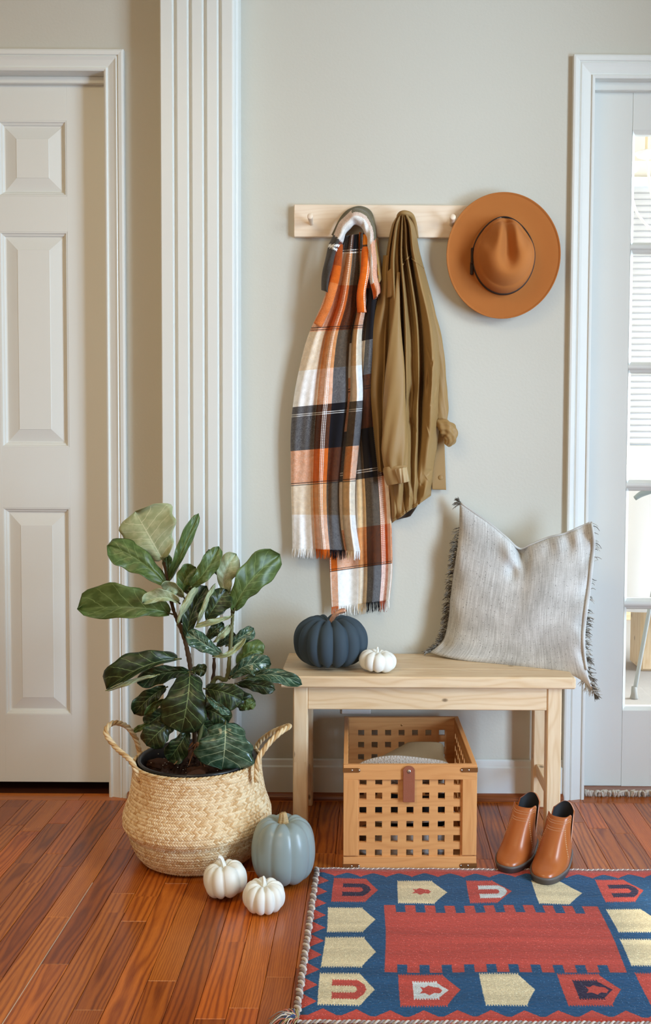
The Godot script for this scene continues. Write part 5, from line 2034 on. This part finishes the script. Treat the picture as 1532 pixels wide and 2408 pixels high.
# ---------------------------------------------------------------- cushion
func build_cushion() -> void:
	var org := at(1215, 1560, 0.18)
	org.y = 0.434
	var t := thing("linen_cushion", "grey linen square cushion with frayed edges propped up on the bench", "cushion", org)
	var top := [[1082, 1180], [1112, 1202], [1152, 1230], [1192, 1264], [1222, 1290], [1250, 1280], [1290, 1264], [1330, 1254], [1362, 1240], [1393, 1226]]
	var bot := [[1010, 1533], [1040, 1543], [1090, 1554], [1150, 1562], [1205, 1569], [1255, 1576], [1300, 1581], [1340, 1586], [1372, 1603], [1398, 1630]]
	var lef := [[1082, 1180], [1080, 1235], [1075, 1290], [1066, 1350], [1059, 1410], [1054, 1460], [1042, 1505], [1010, 1533]]
	var rig := [[1393, 1226], [1399, 1275], [1393, 1335], [1386, 1395], [1378, 1450], [1374, 1505], [1380, 1565], [1398, 1630]]
	var read := func(l: Array, q: float) -> Vector2:
		var xs := []
		var ys := []
		for p in l:
			xs.append(float(p[0]))
			ys.append(float(p[1]))
		return Vector2(table(xs, q), table(ys, q))
	var plane := func(u: float, v: float) -> float:
		return lerpf(lerpf(0.045, 0.15, u), lerpf(0.055, 0.27, u), v)
	var place := func(u: float, v: float, front: float) -> Vector3:
		var T: Vector2 = read.call(top, u)
		var Bm: Vector2 = read.call(bot, u)
		var Lf: Vector2 = read.call(lef, v)
		var Rg: Vector2 = read.call(rig, v)
		var p := T.lerp(Bm, v) + Lf.lerp(Rg, u) - Vector2(1082, 1180).lerp(Vector2(1393, 1226), u).lerp(Vector2(1010, 1533).lerp(Vector2(1398, 1630), u), v)
		var puff := pow(sin(PI * clampf(u, 0, 1)) * sin(PI * clampf(v, 0, 1)), 0.5)
		puff *= 0.75 + 0.25 * v
		var z: float = plane.call(u, v)
		if front > 0.0:
			z += 0.062 * puff
			# the chop in the top edge and its folds
			z -= 0.046 * exp(-pow((u - 0.46) / 0.05, 2.0) - pow(v / 0.12, 2.0)) * smoothstep(0.0, 0.03, v)
			z += 0.018 * exp(-pow((u - 0.35) / 0.055, 2.0) - pow((v - 0.12) / 0.09, 2.0)) - 0.018 * exp(-pow((u - 0.42 + v * 0.2) / 0.035, 2.0) - pow((v - 0.22) / 0.06, 2.0))
			z += 0.006 * sin(u * 46.0) * exp(-pow((v - 0.08) / 0.07, 2.0)) * smoothstep(0.55, 0.75, u)
			z += 0.005 * sin(v * 30.0 + u * 5.0) * exp(-pow((u - 0.97) / 0.06, 2.0)) + 0.004 * sin(v * 24.0) * exp(-pow((u - 0.03) / 0.06, 2.0))
			z -= 0.014 * exp(-pow((u - 0.06) / 0.03, 2.0) - pow((v - 0.88) / 0.05, 2.0))
			z += 0.003 * sin(u * 9.0 + v * 7.0)
		else:
			z -= 0.05 * puff
			z = maxf(z, 0.012)
		return at(p.x, p.y, z) - org
	var n1 := noise(0.05, 6, 3)
	var tex := paint(800, 800, func(x: int, y: int) -> Color:
		var slub := n1.get_noise_2d(x * 2.2, y * 0.10)
		var cross := n1.get_noise_2d(x * 0.12 + 500.0, y * 2.0)
		var big := n1.get_noise_2d(x * 0.09 + 90.0, y * 0.09)
		var v := 0.5 + 0.40 * slub + 0.08 * cross + 0.34 * big + 0.35 * (hash1(x / 2, y / 2) - 0.5) + (0.06 if (x / 2 + y / 2) % 2 else -0.06)
		var c := rgb(166, 165, 160).lerp(rgb(228, 229, 226), clampf(v, 0.0, 1.0))
		if hash1(x / 3 + 31, y / 4 + 7) > 0.992:
			c = c.darkened(0.35)
		return c)
	var m := mat(Color.WHITE, 0.95, 0.2)
	m.albedo_texture = tex
	m.rim_enabled = true
	m.rim = 0.2
	var s := S()
	for front in [1.0, -1.0]:
		var rows := []
		for i in 61:
			var row := PackedVector3Array()
			for j in 61:
				row.append(place.call(j / 60.0, i / 60.0, front))
			rows.append(row)
		grid(s, rows, front < 0.0)
	obj("cover", s, m, t)
	# stitched flange just inside the right edge, and the seam along the top
	s = S()
	var seam := PackedVector3Array()
	for i in 50:
		seam.append(place.call(0.985, 0.02 + 0.86 * i / 49.0, 1.0) + Vector3(0, 0, 0.004))
	tube(s, seam, [0.004, 0.0055, 0.0055, 0.004], 1.0, 8)
	seam = PackedVector3Array()
	for i in 60:
		seam.append(place.call(0.02 + 0.96 * i / 59.0, 0.008, 1.0) + Vector3(0, 0.001, 0))
	tube(s, seam, [0.003], 1.0, 7)
	obj("seam", s, m, t)
	var cols := [rgb(96, 90, 80), rgb(138, 132, 122), rgb(190, 186, 176)]
	var st := [S(), S(), S()]
	for k in 900:
		var side := k % 2
		var v := rng.randf()
		var dense := 1.0
		if side == 0:
			dense = smoothstep(0.12, 0.34, v) + (1.0 if v < 0.03 else 0.0)
		else:
			dense = smoothstep(0.5, 0.62, v) + (0.12 if v < 0.5 else 0.0)
		if rng.randf() > dense:
			continue
		var p: Vector3 = place.call(float(side), v, 1.0) + Vector3(0, 0, rng.randf_range(-0.006, 0.006))
		var d := Vector3(-1 if side == 0 else 1, rng.randf_range(-0.55, 0.35), rng.randf_range(-0.3, 0.5)).normalized()
		if side == 1 and v > 0.86:
			d = Vector3(0.8, rng.randf_range(-0.8, 0.2), 0.3).normalized()
		var ln := rng.randf_range(0.010, 0.024)
		tube(st[(0 if rng.randf() < 0.62 else 1) if side == 0 else rng.randi() % 3], smooth_path(PackedVector3Array([p - d * 0.003, p + d * ln * 0.55 + Vector3(0, rng.randf_range(-0.003, 0.003), 0), p + d * ln + Vector3(0, rng.randf_range(-0.008, 0.001), 0)]), 3), [0.0011, 0.0010, 0.0005], 1.0, 5)
	for k in 130:      # tufts at three corners and the pale lower right hem
		var which := k % 4
		var c: Vector3 = place.call([0.0, 0.0, 1.0, 0.97][which], [0.0, 1.0, 1.0, 1.0][which], 1.0)
		if which == 3:
			c = place.call(rng.randf_range(0.87, 0.99), 1.0, 1.0)
		var d: Vector3 = [Vector3(-0.8, 0.6, 0.2), Vector3(-1, -0.0, 0.3), Vector3(0.5, -0.8, 0.3), Vector3(-0.3, -0.8, 0.2)][which]
		d = (d + Vector3(rng.randf_range(-0.5, 0.5), rng.randf_range(-0.2, 0.5), rng.randf_range(-0.3, 0.3))).normalized()
		var ln := rng.randf_range(0.008, 0.02)
		tube(st[2 if which == 3 else k % 2], smooth_path(PackedVector3Array([c, c + d * ln * 0.6, c + d * ln + Vector3(0, -0.003, 0)]), 3), [0.0011, 0.0009, 0.0005], 1.0, 5)
	for i in 3:
		stuff(obj("frayed_fringe", st[i], mat(cols[i], 0.95, 0.2), t))

# ---------------------------------------------------------------- boots
func build_boots() -> void:
	var black := mat(rgb(16, 16, 20), 0.75)
	var thread := mat(rgb(222, 186, 146), 0.8)
	var sole_m := mat(rgb(92, 84, 80), 0.6)
	for k in 2:
		var t := thing("ankle_boot", ["tan leather ankle boot standing in front, toe on the rug's edge", "tan leather ankle boot standing behind the other, beside the crate"][k], "boot", [Vector3(0.501, 0.001, 0.388), Vector3(0.424, 0.001, 0.325)][k], "pair of tan ankle boots")
		t.rotation = Vector3(-0.024, -0.50, 0)
		var u := S()
		var inn := S()
		var so := S()
		var top := func(a: float) -> float:
			var b := absf(wrapf(a, -PI, PI))
			if b < 1.02:
				return 0.124 + 0.003 * smoothstep(0.5, 1.02, b)
			if b < 1.75:
				return lerpf(0.127, 0.046, smoothstep(1.02, 1.75, b))
			if b < 2.2:
				return lerpf(0.046, 0.122, smoothstep(1.75, 2.2, b))
			return 0.122 + 0.014 * smoothstep(2.2, PI, b)
		var rows := shoe_shape(u, inn, so, 0.226, 0.086, top, 0.04, 0.03, 0.036)
		obj("upper", u, leather_tan, t)
		obj("lining", inn, black, t)
		obj("sole", so, sole_m, t)
		# pale stitches under the top edge and round the shoulder of the vamp
		var sts := S()
		var seams := []
		for line_i in [1, 2]:
			var p := PackedVector3Array()
			for j in range(-13, 14):
				p.append(rows[line_i + 1][posmod(j, 72)])
			seams.append(p)
		for line_i in [5, 6]:
			var p := PackedVector3Array()
			for j in range(-15, 16):
				p.append(rows[line_i + maxi(absi(j) - 8, 0) * 2][posmod(j, 72)])
			seams.append(p)
		for p in seams:
			var sp := smooth_path(p, 4)
			for i in range(0, sp.size() - 2, 2):
				var o := (sp[i] - Vector3(0, sp[i].y, 0.06)).normalized() * 0.0004
				tube(sts, PackedVector3Array([sp[i] + o, sp[i].lerp(sp[i + 2], 0.6) + o]), [0.00045], 1.0, 4)
		stuff(obj("stitching", sts, thread, t))

# ---------------------------------------------------------------- pumpkins
func pumpkin(called: String, label: String, group: String, where: Vector3, rot: Vector3, r: float, h: float, ribs: int, depth: float, square: float, dip: float, m: Material, stem: Array, stem_m: Material, stem_r: Array) -> void:
	var t := thing(called, label, "pumpkin", where, group)
	t.rotation = rot
	var rows := []
	var n := ribs * 14
	var nv := 44
	for i in nv:
		var f := PI * (0.012 + 0.976 * i / (nv - 1))
		var rad := r * pow(sin(f), square)
		var y := h / 2.0 + h / 2.0 * signf(cos(f)) * pow(absf(cos(f)), 0.92)
		var q := rad / r
		y -= dip * exp(-pow(q / 0.30, 2.0)) if f < PI / 2 else -dip * 0.8 * exp(-pow(q / 0.35, 2.0))
		var row := PackedVector3Array()
		for j in n + 1:
			var a := TAU * j / n
			var a2 := a + 0.10 * sin(a * 2.0 + ribs) + 0.05 * sin(a * 3.0 + 1.0)
			var s := absf(sin(a2 * ribs / 2.0))
			var k := 1.0 - depth * (1.0 - pow(s, 0.62)) * (0.35 + 0.65 * sin(f)) * (1.0 + 0.25 * sin(a * 3.0))
			k *= 1.0 + 0.02 * sin(a * 2.0 + 0.6)
			var yy := y - (h * 0.10 * depth / 0.13) * (1.0 - pow(s, 0.7)) * exp(-pow((q - 0.5) / 0.28, 2.0)) * (1.0 if f < PI / 2 else -1.0)
			row.append(Vector3(sin(a) * rad * k, yy, cos(a) * rad * k))
		rows.append(row)
	var s2 := S()
	grid(s2, rows)
	obj("body", s2, m, t)
	var path := PackedVector3Array()
	for p in stem:
		path.append(Vector3(p[0], p[1], p[2]))
	s2 = S()
	tube(s2, smooth_path(path, 7), stem_r, 1.0, 30, Vector3.ZERO, func(a, v): return 0.14 * sin(a * 6.0 + v * 2.0) + 0.04 * sin(v * 40.0))
	obj("stem", s2, stem_m, t)

func build_pumpkins() -> void:
	var chalk := mat(rgb(236, 238, 230), 0.55)
	var navy := mat(rgb(60, 74, 84), 0.72, 0.35)
	relief(navy, 0.25, 0.015, 0.04)
	var grey := mat(rgb(142, 158, 158), 0.3)
	var copper := mat(rgb(190, 140, 110), 0.4)
	copper.metallic = 0.4
	var tan := mat(rgb(186, 158, 112), 0.7)
	pumpkin("pumpkin", "large matt navy blue ribbed pumpkin on the bench below the scarf", "", Vector3(-0.117, 0.434, 0.19), Vector3(0, 0.12, 0), 0.1035, 0.142, 16, 0.13, 0.72, 0.022, navy, [[0, 0.112, 0], [0.004, 0.132, 0.004], [0.016, 0.148, 0.008], [0.034, 0.155, 0.008], [0.04, 0.152, 0.008]], copper, [0.008, 0.0062, 0.0056, 0.0062, 0.004])
	pumpkin("pumpkin", "little white pumpkin beside the navy one on the bench", "", Vector3(0.009, 0.434, 0.247), Vector3(0.03, 0.5, -0.10), 0.0515, 0.058, 9, 0.15, 0.66, 0.012, chalk, [[-0.002, 0.046, 0], [-0.003, 0.058, 0], [-0.006, 0.064, 0.002], [-0.004, 0.066, 0.002]], chalk, [0.0045, 0.003, 0.003, 0.002])
	pumpkin("pumpkin", "tall glossy grey blue pumpkin with tan stalk on the floor beside the basket", "", Vector3(-0.212, 0.0, 0.565), Vector3(0.0, 0.35, 0), 0.077, 0.155, 10, 0.06, 0.56, 0.016, grey, [[0, 0.132, 0], [0.0, 0.148, 0.001], [-0.001, 0.160, 0.003], [-0.002, 0.167, 0.003]], tan, [0.016, 0.0115, 0.009, 0.0075])
	pumpkin("pumpkin", "small white pumpkin on the floor leaning against the grey one, nearest the basket", "", Vector3(-0.335, 0.001, 0.647), Vector3(-0.10, 0.2, 0.10), 0.0515, 0.078, 8, 0.16, 0.62, 0.014, chalk, [[0, 0.064, 0], [-0.001, 0.076, 0], [-0.005, 0.088, 0.0], [-0.011, 0.092, 0.002]], chalk, [0.0075, 0.0052, 0.005, 0.003])
	pumpkin("pumpkin", "smallest floor pumpkin, white with many ribs, in front near the rug", "", Vector3(-0.242, 0.0, 0.713), Vector3(0.05, 0.1, 0), 0.0485, 0.066, 11, 0.15, 0.62, 0.011, chalk, [[0, 0.054, 0], [0, 0.066, 0], [-0.001, 0.074, -0.002], [-0.003, 0.077, -0.003]], chalk, [0.0065, 0.0045, 0.0038, 0.0022])
